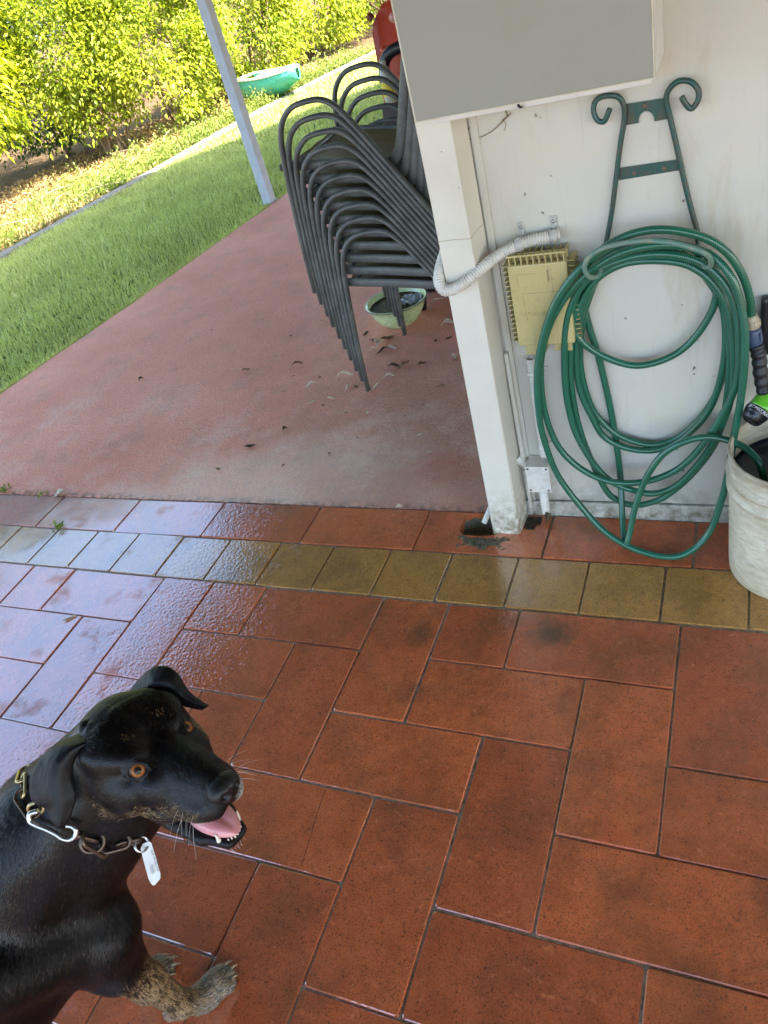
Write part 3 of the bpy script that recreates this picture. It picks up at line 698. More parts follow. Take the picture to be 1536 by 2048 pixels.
for k in range(17):
    z = z0+.006+k*(z1-z0-.012)/16; mb.box((x0-.016, .345, z-.0011), (x0-.0005, .395, z+.0011))
mb.box((x0-.003, .3415, z0+.002), (x0-.0006, .3445, z1-.002))
mb.build('side_fins', BEIGE, ib); mb = MB()
for k in range(17):
    z = z0+.006+k*(z1-z0-.012)/16; mb.box((x1+.0005, .345, z-.0011), (x1+.014, .395, z+.0011))
mb.build('side_fins', BEIGE, ib)
for a, b in (((x0+.014, .338, z0-.030), (x0+.062, .39, z0-.001)), ((x0+.085, .342, z0-.026), (x0+.128, .39, z0-.001))):
    mb = MB(); mb.box(a, b, bev=.002); mb.build('foot_block', BEIGE, ib)
# moulded panel lines and raised letters
mb = MB()
def groove(xa, za, xb, zb, wd=.0009):
    d = Vector((xb-xa, 0, zb-za)); n_ = Vector((-d.z, 0, d.x)).normalized()*wd/2; y = .3296
    a, b = Vector((xa, y, za)), Vector((xb, y, zb)); mb.prism([a-n_, b-n_, b+n_, a+n_], (0, .0009, 0))
groove(.432, .742, .53, .742); groove(.432, .742, .436, .672); groove(.500, .806, .500, .765); groove(.505, .80, .505, .61); groove(.448, .655, .448, .61); groove(.424, .79, .47, .79); groove(.424, .79, .424, .765)
mb.build('panel_groove', BEIGE_D, ib)
mb = MB(); mb.box((.4955, .3285, .768), (.4985, .3298, .797)); mb.build('latch_slot', BEIGE_D, ib)
Mt = Matrix.Translation((.468, .3298, .690)) @ Matrix.Rotation(R_(90), 4, 'X') @ Matrix.Rotation(R_(180), 4, 'Z')
text_mesh('raised_letters', 'INWWN', .0155, Mt, BEIGE, ib, .0008)

# corrugated conduit from the wall clips over the post
cp = [PY(1118, 468, .380), PY(1098, 474, .372), PY(1070, 479, .366), PY(1040, 488, .360), PY(1010, 503, .350), PY(985, 519, .332), PY(960, 540, .305), PY(935, 561, .284), PY(908, 578, .278), PY(888, 580, .279), PY(878, 562, .292), PY(881, 535, .320), PY(890, 505, .36), PY(897, 480, .40)]
c_ = spline(cp, 40); cc = [c_[0]]
for q_ in c_[1:]:
    while (q_-cc[-1]).length > .0015: cc.append(cc[-1]+(q_-cc[-1]).normalized()*.0012)
cn = empty('corrugated_conduit', tuple(cp[3]), 'grey-white corrugated conduit curling from the wall round the post', 'conduit')
mb = MB(); mb.tube(cc, [.0128+(.0014 if i % 5 < 3 else -.0016) for i in range(len(cc))], 14); mb.build('flexible_tube', PVC, cn)
CLEAR = NT('milky_clip_plastic').p(col=(.80, .80, .74), rough=.2, trans=.55, ior=1.4)
for (u, v, y, ut, vt) in ((1037, 488, .358, 1033, 462), (1106, 472, .374, 1110, 446)):
    c = PY(u, v, y); tt = PY(ut, vt, .396); k = min(range(len(cc)), key=lambda i: (cc[i]-c).length); tn = (cc[min(k+3, len(cc)-1)]-cc[max(k-3, 0)]).normalized()
    cl = empty('conduit_clip', tuple(c), 'clear plastic saddle clip over the conduit %s' % ('nearer the post' if u < 1050 else 'at its broken right end'), 'clip', 'saddle clips on the corrugated conduit')
    mb = MB(); mb.lathe([(.0148, -.008), (.0158, -.0075), (.0158, .0075), (.0148, .008), (.0143, .0)], cc[k], 20, axis=tn); mb.build('saddle', CLEAR, cl)
    mb = MB(); up = (tt-cc[k]); up.y = 0; mb.box((-.0075, -.0012, 0), (.0075, .0012, .030), bev=.001, M=Matrix.Translation((cc[k].x, .3965, cc[k].z+.008))); mb.build('tab', CLEAR, cl)
    mb = MB(); mb.lathe([(0, .003), (.0032, .0026), (.0045, 0)], (cc[k].x, .395, cc[k].z+.026), 14, axis=(0, -1, 0)); mb.build('screw', simple('screw_steel', (.5, .5, .48), .35, metal=.8) if 'screw_steel' not in bpy.data.materials else bpy.data.materials['screw_steel'], cl)

# rigid conduit, junction box, foot pipe
pv = empty('rigid_conduit', (.40, .38, .4), 'white rigid conduit rising from the junction box to the beige box', 'conduit')
pa = PY(1061, 716, .376); pb = PY(1086, 896, .372)
X1 = (pa.x+pb.x)/2
mb = MB(); prof = [(.0095, .0), (.0125, 0), (.0125, pa.z-.235)]
mb.lathe([(.0125, .235), (.0125, pa.z), (.0105, pa.z), (.0105, .26)], (X1, .376, 0), 20); mb.build('pipe', PVC, pv)
for z in (pa.z-.045, .262):
    mb = MB(); mb.lathe([(.0125, -.006), (.0148, -.005), (.0148, .005), (.0125, .006)], (X1, .376, z), 20); mb.box((X1+.011, .394, z-.006), (X1+.036, .3985, z+.006), bev=.002); k_ = mb.build('strap', PVC, pv)
    mb = MB(); mb.lathe([(0, .002), (.003, .0015), (.004, 0)], (X1+.028, .3938, z), 12, axis=(0, -1, 0)); mb.build('screw', bpy.data.materials['screw_steel'], k_)
jb = empty('junction_box', (.40, .37, .18), 'small square white junction box with four dark screws beside the post', 'junction box')
j0 = PY(1052, 910, .338); j1 = PY(1102, 978, .338); 
jx0, jx1, jz0, jz1 = .3655, .4335, .131, .222
mb = MB(); mb.box((jx0+.001, .343, jz0+.001), (jx1-.001, .396, jz1-.001), bev=.003); mb.build('body', PVC, jb)
mb = MB(); mb.box((jx0, .3375, jz0), (jx1, .3425, jz1), bev=.002); lid = mb.build('lid', PVC, jb)
for x in (jx0+.008, jx1-.008):
    for z in (jz0+.008, jz1-.008):
        mb = MB(); mb.lathe([(0, .0008), (.0030, .0006), (.0034, 0)], (x, .3376, z), 12, axis=(0, -1, 0)); mb.build('screw', BLACK_GAP, lid)
mb = MB(); mb.tube(spline([Vector((jx0+.004, .372, .205)), Vector((.350, .374, .212)), Vector((.338, .372, .232))], 6), .012, 14); mb.build('side_elbow', PVC, jb)
mb = MB(); mb.lathe([(.0135, .030), (.0135, jz0-.001), (.0115, jz0-.001)], ((jx0+jx1)/2-.001, .372, 0), 20); mb.build('foot_pipe', PVC, jb)
DEAD = simple('dead_leaf_brown', (.075, .05, .025), .7, dirt=(.2, .14, .07))
mb = MB()
for k in range(5):
    a = random.uniform(0, 6.28); c = Vector((.401, .358, .028)); q = c+Vector((math.cos(a)*.012, math.sin(a)*.008, random.uniform(-.03, .02))); mb.tube(spline([c, (c+q)/2+Vector((.004, -.004, .002)), q], 4), [.006, .007, .008, .0085, .008, .006, .005, .003, .002], 7, flat=(1.2, .5))
mb.build('clogged_end', DEAD, jb)
mb = MB(); pA = PY(965, 1006, .352); mb.tube([Vector((.232, .372, .045)), Vector((.213, .330, .010))], [.0085, .0085], 16, cap=False); mb.tube([Vector((.232, .372, .045)), Vector((.2135, .3302, .0105))], [.0065, .0065], 16, cap=False)
o = mb.build('drain_pipe', PVC); setp(o, 'short white drain spout poking into the hole beside the post', 'pipe')

# ---------------------------------------------------------------- bucket
bk = empty('bucket', (1.045, .236, 0), 'grimy off-white plastic bucket standing against the wall', 'bucket')
prof = [(0, .004), (.128, .004), (.138, .0), (.1440, .006), (.1455, .03), (.1500, .245), (.1505, .262), (.1565, .264), (.1572, .272), (.1515, .276), (.1515, .300), (.1585, .302), (.1592, .311), (.153, .315), (.1535, .345), (.1520, .352), (.1550, .355), (.1565, .361), (.1550, .367), (.1515, .368), (.1480, .363), (.1480, .30), (.1430, .02), (0, .016)]
mb = MB(); mb.lathe(prof, (1.045, .236, 0), 56); mb.build('shell', BUCKET, bk)
mb = MB(); mb.lathe([(.1478, .30), (.1470, .275), (.08, .262), (0, .270)], (1.045, .236, 0), 40); mb.build('dark_interior', simple('black_interior', (.010, .011, .013), .35, bump=.6, bscale=60), bk)  # near-black surface set below the rim as the bucket's dark interior


# cobweb and plant wisps under the meter box
WEB = simple('old_cobweb', (.24, .17, .09), .9)
mb = MB()
for P, r in ((((958, 276), (985, 262), (1008, 240), (1022, 226)), .0011), (((1008, 240), (1014, 232), (1011, 222)), .0016), (((1005, 238), (1012, 250), (1008, 262)), .0007), (((905, 270), (930, 276), (948, 280)), .0006), (((935, 262), (940, 252), (944, 246)), .0014)):
    mb = MB() if False else mb; mb.tube(spline([PY(u, v, .3985-.002*i) for i, (u, v) in enumerate(P)], 6), r, 5)
o = mb.build('cobweb', WEB); setp(o, 'brown dusty cobweb wisps on the wall under the left end of the meter box', 'cobweb')
# ---------------------------------------------------------------- stack of ten sling chairs
NC = 10; DX, DZ = -.0112, .0497
def cpart(name, mbx, mat, root): return mbx.build(name, mat, root)
def make_chair(label):
    rt = empty('stacking_chair', (-.2, 1.39, 0), label, 'chair', 'grey framed stacking chairs in one stack on the slab')
    loop = [(-.505, .0), (-.495, .20), (-.477, .40), (-.458, .535), (-.432, .602), (-.388, .640), (-.335, .652), (-.270, .650), (-.222, .622), (-.165, .548), (-.09, .434), (.03, .250), (.185, .006)]
    for y, nm in ((1.15, 0), (1.63, 1)):
        p = [Vector((x, y, z)) for x, z in loop]
        P = [p[0], p[1], p[2]] + spline(p[2:11], 6)[1:] + [p[11], p[12]]
        mb = MB(); mb.tube(P, .0100, 14, flat=(1.45, .92), up=(0, 1, 0)); o = cpart('side_frame', mb, CHAIR, rt)
        mb = MB(); mb.lathe([(0, -.001), (.0125, -.001), (.0125, .006), (.009, .009)], (.186, y, .0), 14); mb.build('foot_cap', BLACKP, o)
    prof = [(-.474, .459), (-.44, .455), (-.28, .437), (-.14, .418), (-.085, .418), (-.055, .440), (-.030, .500), (.019, .651), (.085, .86), (.10, .905)]
    for y in (1.188, 1.592):
        P = spline([Vector((x, y, z)) for x, z in prof], 6)
        mb = MB(); mb.tube(P, .0172, 14, flat=(.5, 1), up=(0, 1, 0)); cpart('seat_rail', mb, CHAIR, rt)
    for (x, z, r) in ((-.452, .450, .010), (-.10, .408, .010), (.098, .90, .010)): mb = MB(); mb.tube([Vector((x, 1.19, z)), Vector((x, 1.59, z))], r, 12); cpart('cross_tube', mb, CHAIR, rt)
    for y in ():     # weld stubs between rail and side frame
        s_ = 1 if y < 1.3 else -1
        for (x, z) in ((-.452, .450), (-.098, .436)): mb.tube([Vector((x, y+.004*s_, z)), Vector((x, y+.036*s_, z))], .007, 8)
    V = []; F = []; nu, nv = 22, 10
    P = spline([Vector((x, 0, z)) for x, z in prof], 6); Q = [P[int(round(i*(len(P)-1)/nu))] for i in range(nu+1)]
    for i, q in enumerate(Q):
        for j in range(nv+1):
            t = j/nv; sag = .018*math.sin(math.pi*t)*(math.sin(math.pi*min(1, i/nu*1.6)) if i/nu < .62 else .6)
            V.append((q.x+(.012 if i > nu*.6 else 0), 1.192+.396*t, q.z+.004-sag+.0018*math.sin(j*2.3+i)))
    for i in range(nu):
        for j in range(nv): a = i*(nv+1)+j; F.append((a, a+1, a+nv+2, a+nv+1))
    np_mesh('sling_seat', V, F, SLING, rt, True)
    return rt
def copy_tree(o, parent=None, off=None):
    c = o.copy(); COL.objects.link(c)
    if parent is not None: c.parent = parent; c.matrix_parent_inverse = o.matrix_parent_inverse.copy()
    for ch in list(o.children): copy_tree(ch, c)
    return c
names = ['lowest chair of the stack, its front feet standing on the red slab', 'second chair from the bottom of the grey stack', 'third chair from the bottom of the grey stack', 'fourth chair from the bottom of the grey stack', 'fifth chair from the bottom of the grey stack',
         'fifth chair from the top of the grey stack', 'fourth chair from the top of the grey stack', 'third chair from the top of the grey stack', 'second chair from the top of the grey stack, just under the olive seat', 'topmost grey framed chair of the stack with its olive sling seat showing']
ch0 = make_chair(names[0]); chairs = [ch0]
srng = random.Random(3)
for k in range(1, NC):
    c = copy_tree(ch0); c['label'] = names[k]
    c.location = (-.2+DX*k+srng.uniform(-.0015, .0015), 1.39+srng.uniform(-.003, .003), DZ*k+srng.uniform(-.0015, .0015)); chairs.append(c)
bpy.context.view_layer.update()
for k in (7, 8, 9):   # black plugs on the seat-rail ends of the upper three
    dx, dz = DX*k, DZ*k
    for y in (1.188,):
        mb = MB(); mb.box((-.512+dx, y-.011, .446+dz), (-.466+dx, y+.011, .470+dz), bev=.004); mb.build('rail_plug', BLACKP, chairs[k])

# enamel bowl under the stack
BC = (-.572, 1.765)
ENAM = simple('pale_green_enamel', (.50, .60, .30), .25, dirt=(.30, .32, .14), dirt_amt=.5, dirt_scale=22, coat=.4)
bw = empty('enamel_bowl', (*BC, 0), 'pale green enamel bowl of murky water under the stacked chairs', 'bowl')
mb = MB(); mb.lathe([(0, .001), (.075, .001), (.082, .006), (.112, .040), (.132, .080), (.137, .100), (.146, .106), (.150, .110), (.1485, .115), (.143, .115), (.134, .108), (.128, .080), (.10, .035), (.07, .012), (0, .010)], (*BC, 0), 48); mb.build('shell', ENAM, bw)
mb = MB(); mb.tube([Vector((BC[0]+.1495*math.cos(a), BC[1]+.1495*math.sin(a), .1125)) for a in np.linspace(0, 2*math.pi, 49)[:-1]], .0028, 8, closed=True); mb.build('rim', simple('chipped_rim', (.16, .16, .10), .4, dirt=(.03, .02, .015), dirt_amt=.9, dirt_scale=60), bw)
def murk():
    t = NT('murky_water')
    c = t.mix(t.mr(t.noise(30, detail=6, rough=.7), .35, .65), (.02, .018, .006), (.13, .11, .03))
    return t.p(col=c, rough=.55, spec=.08, nor=t.bump(t.noise(60, detail=4), .35, .006))
mb = MB(); mb.lathe([(.1325, .092), (.07, .0925), (0, .092)], (*BC, 0), 40); mb.build('murky_water', murk(), bw)
# crumpled clear wrapper in the bowl
V = []; F = []
for i in range(13):
    for j in range(11): V.append((BC[0]+.02+i*.0085, BC[1]-.03+j*.009, .092+random.uniform(.0, .022)))
for i in range(12):
    for j in range(10): a = i*11+j; F.append((a, a+1, a+12, a+11))
V = [(x, y, z if math.hypot(x-BC[0], y-BC[1]) < .124 else z) if math.hypot(x-BC[0], y-BC[1]) < .122 else (BC[0]+(x-BC[0])*.122/math.hypot(x-BC[0], y-BC[1]), BC[1]+(y-BC[1])*.122/math.hypot(x-BC[0], y-BC[1]), z) for x, y, z in V]
np_mesh('crumpled_wrapper', V, F, simple('crinkled_plastic', (.55, .60, .60), .12, dirt=(.1, .1, .08), dirt_amt=.7, dirt_scale=70), bw)

# black metal stand behind the stack: one leg shows beside the bowl
bs = empty('plant_stand', (-.40, 2.02, 0), 'black metal stand with one splayed leg showing beside the pale green bowl', 'stand')
LG = [PZ(848, 619, 0), PZ(858, 590, .10)]
A = LG[0]; B = Vector((A.x+.055, A.y+.035, .34)); BM_ = simple('black_metal', (.014, .014, .015), .4)
mb = MB(); mb.tube([B+Vector((.01, .01, .0)), A], .0125, 10, flat=(1.3, 1)); mb.build('leg', BM_, bs)
for dx, dy in ((.26, .02), (.05, .27), (.27, .27)):
    mb = MB(); mb.tube([Vector((B.x+dx*.7+.02, B.y+dy*.7, .34)), Vector((A.x+dx+.02, A.y+dy, 0))], .0125, 10, flat=(1.3, 1)); mb.build('leg', BM_, bs)
mb = MB(); mb.box((B.x-.01, B.y-.01, .34), (B.x+.22, B.y+.22, .362), bev=.008); mb.build('top', BM_, bs)

# red plastic machine housing behind the chairs
RED = simple('red_moulded_plastic', (.50, .055, .018), .38, dirt=(.24, .05, .02), dirt_amt=.5, dirt_scale=7, bump=.05)
rm = empty('red_tank', (-.45, 2.45, 0), 'tall red moulded plastic tank with black carry loop behind the chair stack', 'tank')
bm = bmesh.new()
poly = [(-.640, 0), (-.648, .74), (-.628, 1.134), (-.600, 1.196), (-.560, 1.222), (-.24, 1.24), (-.18, 1.15), (-.17, 0)]
vs = [bm.verts.new((x, 2.30, z)) for x, z in poly]; vs2 = [bm.verts.new((x, 2.58, z)) for x, z in poly]
bm.faces.new(vs); bm.faces.new(vs2[::-1])
for i in range(len(vs)): bm.faces.new((vs[i], vs2[i], vs2[(i+1) % len(vs)], vs[(i+1) % len(vs)]))
for v in bm.verts:
    if v.co.z > 1.135 and v.co.y < 2.4: v.co.y += .05
bmesh.ops.bevel(bm, geom=[e for e in bm.edges], offset=.016, segments=3, affect='EDGES')
mb = MB(); mb.bm(bm, sm=True); mb.build('housing', RED, rm)
mb = MB(); mb.box((-.560, 2.288, .40), (-.30, 2.299, 1.02), bev=.005); mb.box((-.538, 2.268, .1), (-.515, 2.299, .95), bev=.006); mb.build('moulded_rib', RED, rm)
mb = MB(); mb.lathe([(0, .025), (.014, .024), (.017, .015), (.017, 0)], (-.622, 2.33, 1.17), 16, axis=(-.6, 0, .8)); mb.build('cap', simple('dark_red_cap', (.16, .03, .01), .5), rm)
mb = MB(); mb.lathe([(0, .012), (.016, .010), (.020, 0)], (-.585, 2.299, 1.045), 18, axis=(0, -1, 0)); mb.lathe([(0, .012), (.013, .010), (.016, 0)], (-.615, 2.299, .86), 18, axis=(0, -1, 0)); mb.build('boss', RED, rm)
mb = MB(); mb.lathe([(0, .02), (.02, .018), (.024, 0)], tuple(PY(789, 34, 2.33)), 18, axis=(0, -1, 0)); mb.build('plug', simple('pink_plug', (.55, .25, .2), .4), rm)
arc = [PY(u, v, 2.14) for u, v in ((770, 165), (768, 130), (776, 110), (792, 97), (812, 92), (832, 98), (846, 118), (850, 160))]
mb = MB(); mb.tube(spline(arc, 8), .024, 14); mb.build('carry_loop', BLACKP, rm)
mb = MB()
q = Vector((-.50, 2.21, .55)); mb.box((-.62, 2.19, .02), (-.25, 2.27, .83), bev=.02); mb.build('dark_engine_block', simple('grimy_dark_metal', (.05, .03, .025), .5, dirt=(.2, .1, .05), dirt_amt=.8, dirt_scale=30), rm)
c = PY(783, 205, 2.10); 
bt = empty('small_bottle', tuple(c), 'small clear bottle with yellow label standing among the red tank parts', 'bottle')
mb = MB(); mb.lathe([(0, 0), (.026, 0), (.027, .01), (.027, .11), (.022, .13), (.012, .145), (.012, .165), (0, .165)], c, 20); mb.build('body', simple('cloudy_bottle', (.45, .47, .40), .25), bt)
mb = MB(); mb.lathe([(.0276, .03), (.0276, .085)], c, 20); mb.build('label', simple('yellow_label', (.70, .60, .06), .5), bt)
mb = MB(); mb.box((c.x-.04, c.y-.03, 0), (c.x+.04, c.y+.04, c.z-.001), bev=.004); mb.build('shelf_block', BM_, rm)

# ---------------------------------------------------------------- fallen leaves
def leafmat(name, c1, c2):
    t = NT(name); c = t.mix(t.mr(t.noise(60, detail=6, rough=.7), .35, .65), c1, c2)
    t.p(col=c, rough=.75, spec=.2, nor=t.bump(t.noise(300, detail=3), .4, .001)); return t.m
LM = [leafmat('dry_leaf_brown', (.10, .055, .028), (.24, .15, .08)), leafmat('dry_leaf_pale', (.38, .30, .20), (.58, .50, .38)), leafmat('dry_leaf_dark', (.035, .022, .015), (.11, .07, .045))]
def leaf(c, L, W, rz, curl, mi, arch=.3):
    V = []; F = []; nu, nv = 9, 6; ph = random.uniform(0, 6)
    for i in range(nu+1):
        t = i/nu; x = (t-.5)*L; w_ = W*math.sin(math.pi*min(1, max(.04, t*.96+.02)))**.8
        zc = arch*L*(1-(2*t-1)**2)*.5 + .1*L*math.sin(ph+t*5)
        for j in range(nv+1):
            s_ = (j/nv*2-1); a = s_*curl*(1+.3*math.sin(ph+3*t)); rad = w_/max(curl, .2)
            V.append(Vector((x+.06*L*math.sin(ph+2*s_), rad*math.sin(a), rad*(1-math.cos(a))+zc+.001)))
    mz = min(v.z for v in V); Rz = Matrix.Rotation(rz, 3, 'Z')
    for i in range(nu):
        for j in range(nv): a = i*(nv+1)+j; F.append((a, a+1, a+nv+2, a+nv+1))
    V = [tuple(Rz @ Vector((v.x, v.y, v.z-mz)) + Vector(c)) for v in V]
    return np_mesh('dry_leaf', V, F, LM[mi], None, True)
LS = [(282, 760, .035, .011, 1.0, 1.6, 2, 'small dark curled leaf alone towards the lawn side of the slab'), (492, 741, .045, .010, .4, 1.8, 0, 0), (592, 733, .075, .010, .5, 1.8, 0, 0), (620, 772, .060, .014, .3, 1.7, 1, 0), (623, 806, .045, .010, .2, 1.9, 1, 0), (665, 798, .050, .009, -.4, 1.9, 1, 0),
      (697, 776, .045, .010, .9, 1.5, 1, 0), (712, 774, .035, .010, -.8, 1.6, 0, 0), (690, 753, .075, .009, -.1, 2.0, 1, 0), (752, 775, .07, .007, .8, 2.0, 1, 'thin pale dry leaf touching the front foot of the lowest chair'), (776, 756, .060, .010, .1, 1.6, 1, 0), (790, 734, .06, .012, -.2, 1.6, 2, 0), (807, 733, .055, .016, .5, 1.3, 0, 0), (845, 728, .04, .012, .5, 1.4, 2, 0),
      (880, 774, .05, .009, -.6, 1.7, 0, 0), (762, 690, .08, .022, 1.1, 1.2, 1, 'biggest crumpled grey-white leaf in the clump under the chairs'), (776, 678, .07, .020, .3, 1.4, 0, 0), (784, 697, .06, .016, -.7, 1.3, 1, 0), (765, 703, .06, .014, .4, 1.5, 2, 0), (745, 702, .06, .007, .2, 2, 1, 0), (733, 668, .04, .014, .7, 1.3, 2, 0), (744, 682, .04, .013, 2, 1.3, 0, 0),
      (912, 716, .055, .018, 1.3, 1.3, 1, 'cream dry leaf leaning at the left side of the wall post'), (897, 650, .07, .014, .1, 1.4, 1, 0), (898, 677, .04, .010, .4, 1.5, 2, 0), (872, 682, .03, .009, 1.4, 1.5, 2, 0), (502, 893, .055, .014, -.1, 1.3, 2, 'dark boat shaped curled leaf nearest the middle of the pale damp patch'), (437, 939, .04, .010, -.7, 2.2, 0, 'rolled brown leaf left of the boat shaped leaf on the slab'), (570, 859, .03, .010, .9, 1.3, 2, 0), (467, 700, .03, .008, .2, 1.5, 1, 0),
      (797, 1016, .03, .009, .4, 1.5, 1, 'tiny pale leaf on the joint between slab and pavers'), (118, 990, .055, .026, .3, .9, 1, 'broad grey-green leaf lying at the left end of the slab joint'), (141, 1237, .05, .010, .5, 1.6, 1, 'frayed straw coloured leaf stuck on a wet paver left of the dog'), (880, 600, .10, .012, .5, 1.8, 1, 0),
      (655, 640, .03, .008, .1, 1.6, 1, 0), (660, 610, .025, .007, .9, 1.6, 0, 0), (700, 640, .025, .008, 2.2, 1.6, 2, 0), (640, 755, .02, .006, 1.2, 1.6, 2, 0), (840, 870, .02, .008, .2, 1.2, 1, 0), (735, 828, .018, .008, .2, 1.2, 1, 0), (860, 905, .02, .009, .4, 1.2, 1, 0)]
GEN = ['small curled brown dry leaf lying on the red slab', 'small pale papery dry leaf lying on the red slab', 'small blackish shrivelled leaf lying on the red slab']
for (u, v, L, W, rz, cu, mi, lab) in LS:
    c = PZ(u, v, .002); c.z = .0015; o = leaf(c, L*.95, W*1.0, rz+.35, cu, mi, random.uniform(.05, .22))
    setp(o, lab or GEN[mi], 'leaf', ('brown leaves scattered on the slab', 'pale leaves scattered on the slab', 'shrivelled leaves scattered on the slab')[mi])

# extra bits of leaf and bark around the chair feet
er = random.Random(21)
for q in range(34):
    x = er.gauss(-.35, .45); y = er.gauss(1.25, .45)
    if y < .5 or x > .15 or x < -1.9: continue
    mi = er.choice([0, 0, 1, 2]); o = leaf(Vector((x, y, .0015)), er.uniform(.010, .028), er.uniform(.003, .007), er.uniform(0, 3), er.uniform(.8, 1.8), mi, er.uniform(.05, .3))
    setp(o, GEN[mi], 'leaf', ('brown leaves scattered on the slab', 'pale leaves scattered on the slab', 'shrivelled leaves scattered on the slab')[mi])
# ---------------------------------------------------------------- garden
def foliage_mat(name, c1, c2, c3, trans=.35):
    t = NT(name); r = t.attr('tone', 2)
    c = t.mix(t.mr(r, 0, .7), c1, c2); c = t.mix(t.mr(r, .82, 1), c, c3)
    c = t.mix(t.mr(t.noise(2.2, detail=3), .35, .7, 0, .5), c, tuple(v*.6 for v in c1))
    t.p(col=c, rough=.42, spec=.35)
    tr = t.t.nodes.new('ShaderNodeBsdfTranslucent'); t.t.links.new(t.mix(1.0, c, (1.0, 1.0, .55), 'MULTIPLY'), tr.inputs[0])
    mx = t.t.nodes.new('ShaderNodeMixShader'); mx.inputs[0].default_value = trans
    t.t.links.new(t.b.outputs[0], mx.inputs[1]); t.t.links.new(tr.outputs[0], mx.inputs[2]); t.t.links.new(mx.outputs[0], t.o.inputs[0])
    return t.m
LEAF_Y = foliage_mat('yellow_green_leaves', (.22, .32, .012), (.58, .62, .025), (.76, .70, .10), .45)
LEAF_G = foliage_mat('hedge_leaves', (.15, .24, .018), (.50, .55, .035), (.72, .64, .14), .4)
LEAF_D = foliage_mat('dark_leaves', (.03, .075, .012), (.07, .14, .02), (.16, .20, .04), .3)
WEED = foliage_mat('weed_leaves', (.13, .21, .03), (.28, .33, .06), (.46, .40, .13), .3)
GRASS = foliage_mat('grass_blades', (.49, .55, .15), (.68, .72, .27), (.84, .72, .42), .3)
STRAW = foliage_mat('dead_litter', (.26, .16, .06), (.46, .31, .13), (.62, .50, .28), .1)
BARK = simple('shrub_bark', (.16, .11, .06), .85, dirt=(.30, .24, .15), dirt_amt=.7, dirt_scale=20, bump=.4, bscale=80)
def leaf_cloud(pts, nrm, L, W, droop=.3):
    """folded lance-shaped leaves; pts (n,3), nrm outward dir (n,3)"""
    n = len(pts); d = nrm*1.0 + rng.normal(size=(n, 3))*.75; d[:, 2] -= droop; d /= np.linalg.norm(d, axis=1)[:, None]
    up = rng.normal(size=(n, 3))*.5 + np.array([.25, 0, 1.0]); s = np.cross(d, up); s /= np.linalg.norm(s, axis=1)[:, None]+1e-9
    nn = np.cross(s, d); L = L*rng.uniform(.65, 1.25, n)[:, None]; W = W*rng.uniform(.7, 1.2, n)[:, None]
    b = pts; a1 = b+d*L*.45+s*W*.5+nn*W*.18; a2 = b+d*L*.45-s*W*.5+nn*W*.18; md = b+d*L*.5; tp = b+d*L-nn*L*.12
    V = np.stack([b, a1, tp, a2, md], 1).reshape(-1, 3); i = np.arange(n)[:, None]*5
    F = np.concatenate([i+np.array([[0, 1, 2]]), i+np.array([[0, 2, 3]])], 1).reshape(-1, 3)
    V2 = np.stack([b, a1, tp, a2], 1).reshape(-1, 3); i = np.arange(n)[:, None]*4
    F = np.concatenate([i+np.array([[0, 1, 2]]), i+np.array([[0, 2, 3]])], 1).reshape(-1, 3)
    return V2, F, n
def shrub(name, label, group, c, rad, n, L, W, mat, stems=7, lift=.25, clumps=90, seed=1, cat='shrub', spread=.16, holes=()):
    global rng
    r0 = np.random.default_rng(seed); c = np.array(c, float); rad = np.array(rad, float)
    u = r0.normal(size=(clumps, 3)); u /= np.linalg.norm(u, axis=1)[:, None]
    cl = c + u*rad*(r0.uniform(.45, 1.0, clumps)**.5)[:, None]
    cl = cl[cl[:, 2] > lift]
    for h in holes: cl = cl[np.linalg.norm(cl-np.array(h[:3]), axis=1) > h[3]]
    k = r0.integers(0, len(cl), n); p = cl[k] + r0.normal(size=(n, 3))*spread*np.array([1, 1, .9])*r0.uniform(.6, 1.3, len(cl))[k][:, None]
    sel = p[:, 2] > lift*.6; p = p[sel]; k = k[sel]; out = (p-c)/rad; out /= np.linalg.norm(out, axis=1)[:, None]+1e-6
    V, F, m_ = leaf_cloud(p, out, L, W)
    rt = empty(name, (float(c[0]), float(c[1]), 0), label, cat, group)
    tone = np.repeat(np.clip(.55*r0.uniform(0, 1, len(cl))[k]+.5*r0.uniform(0, 1, m_)-.02, 0, 1), 2)
    np_mesh('foliage', V, F, mat, rt, False, {'tone': ('FACE', 'FLOAT', tone)})
    for s_ in range(stems):
        a = r0.uniform(0, 6.28); b0 = Vector((c[0]+math.cos(a)*.14, c[1]+math.sin(a)*.14, -.05)); e = Vector(cl[r0.integers(0, len(cl))])
        mid = b0.lerp(e, .5)+Vector((r0.uniform(-.1, .1), r0.uniform(-.1, .1), .12)); P = spline([b0, mid, e], 7)
        mb = MB(); mb.tube(P, list(np.linspace(r0.uniform(.014, .024), .004, len(P))), 7)
        for q in range(3):
            j = int(r0.integers(4, len(P)-2)); e2 = P[j]+Vector((r0.uniform(-.3, .3), r0.uniform(-.3, .3), r0.uniform(.1, .4))); mb.tube(spline([P[j], (P[j]+e2)/2+Vector((0, 0, .03)), e2], 4), list(np.linspace(.008, .003, 9)), 6)
        mb.build('stem', BARK, rt)
    return rt
HG = 'leafy shrubs of the hedge behind the lawn'
shrub('yellow_shrub', 'tall yellow-green bush with bare leaning stems at its foot, far left', HG, (-7.75, 6.0, 1.55), (1.15, 1.25, 1.35), 11000, .13, .040, LEAF_Y, 16, .62, 110, 11, spread=.17)
shrub('yellow_shrub', 'second yellow-green bush behind the stemmy one at the left edge', HG, (-8.6, 4.0, 1.5), (1.2, 1.4, 1.5), 6000, .13, .045, LEAF_Y, 8, .4, 80, 12)
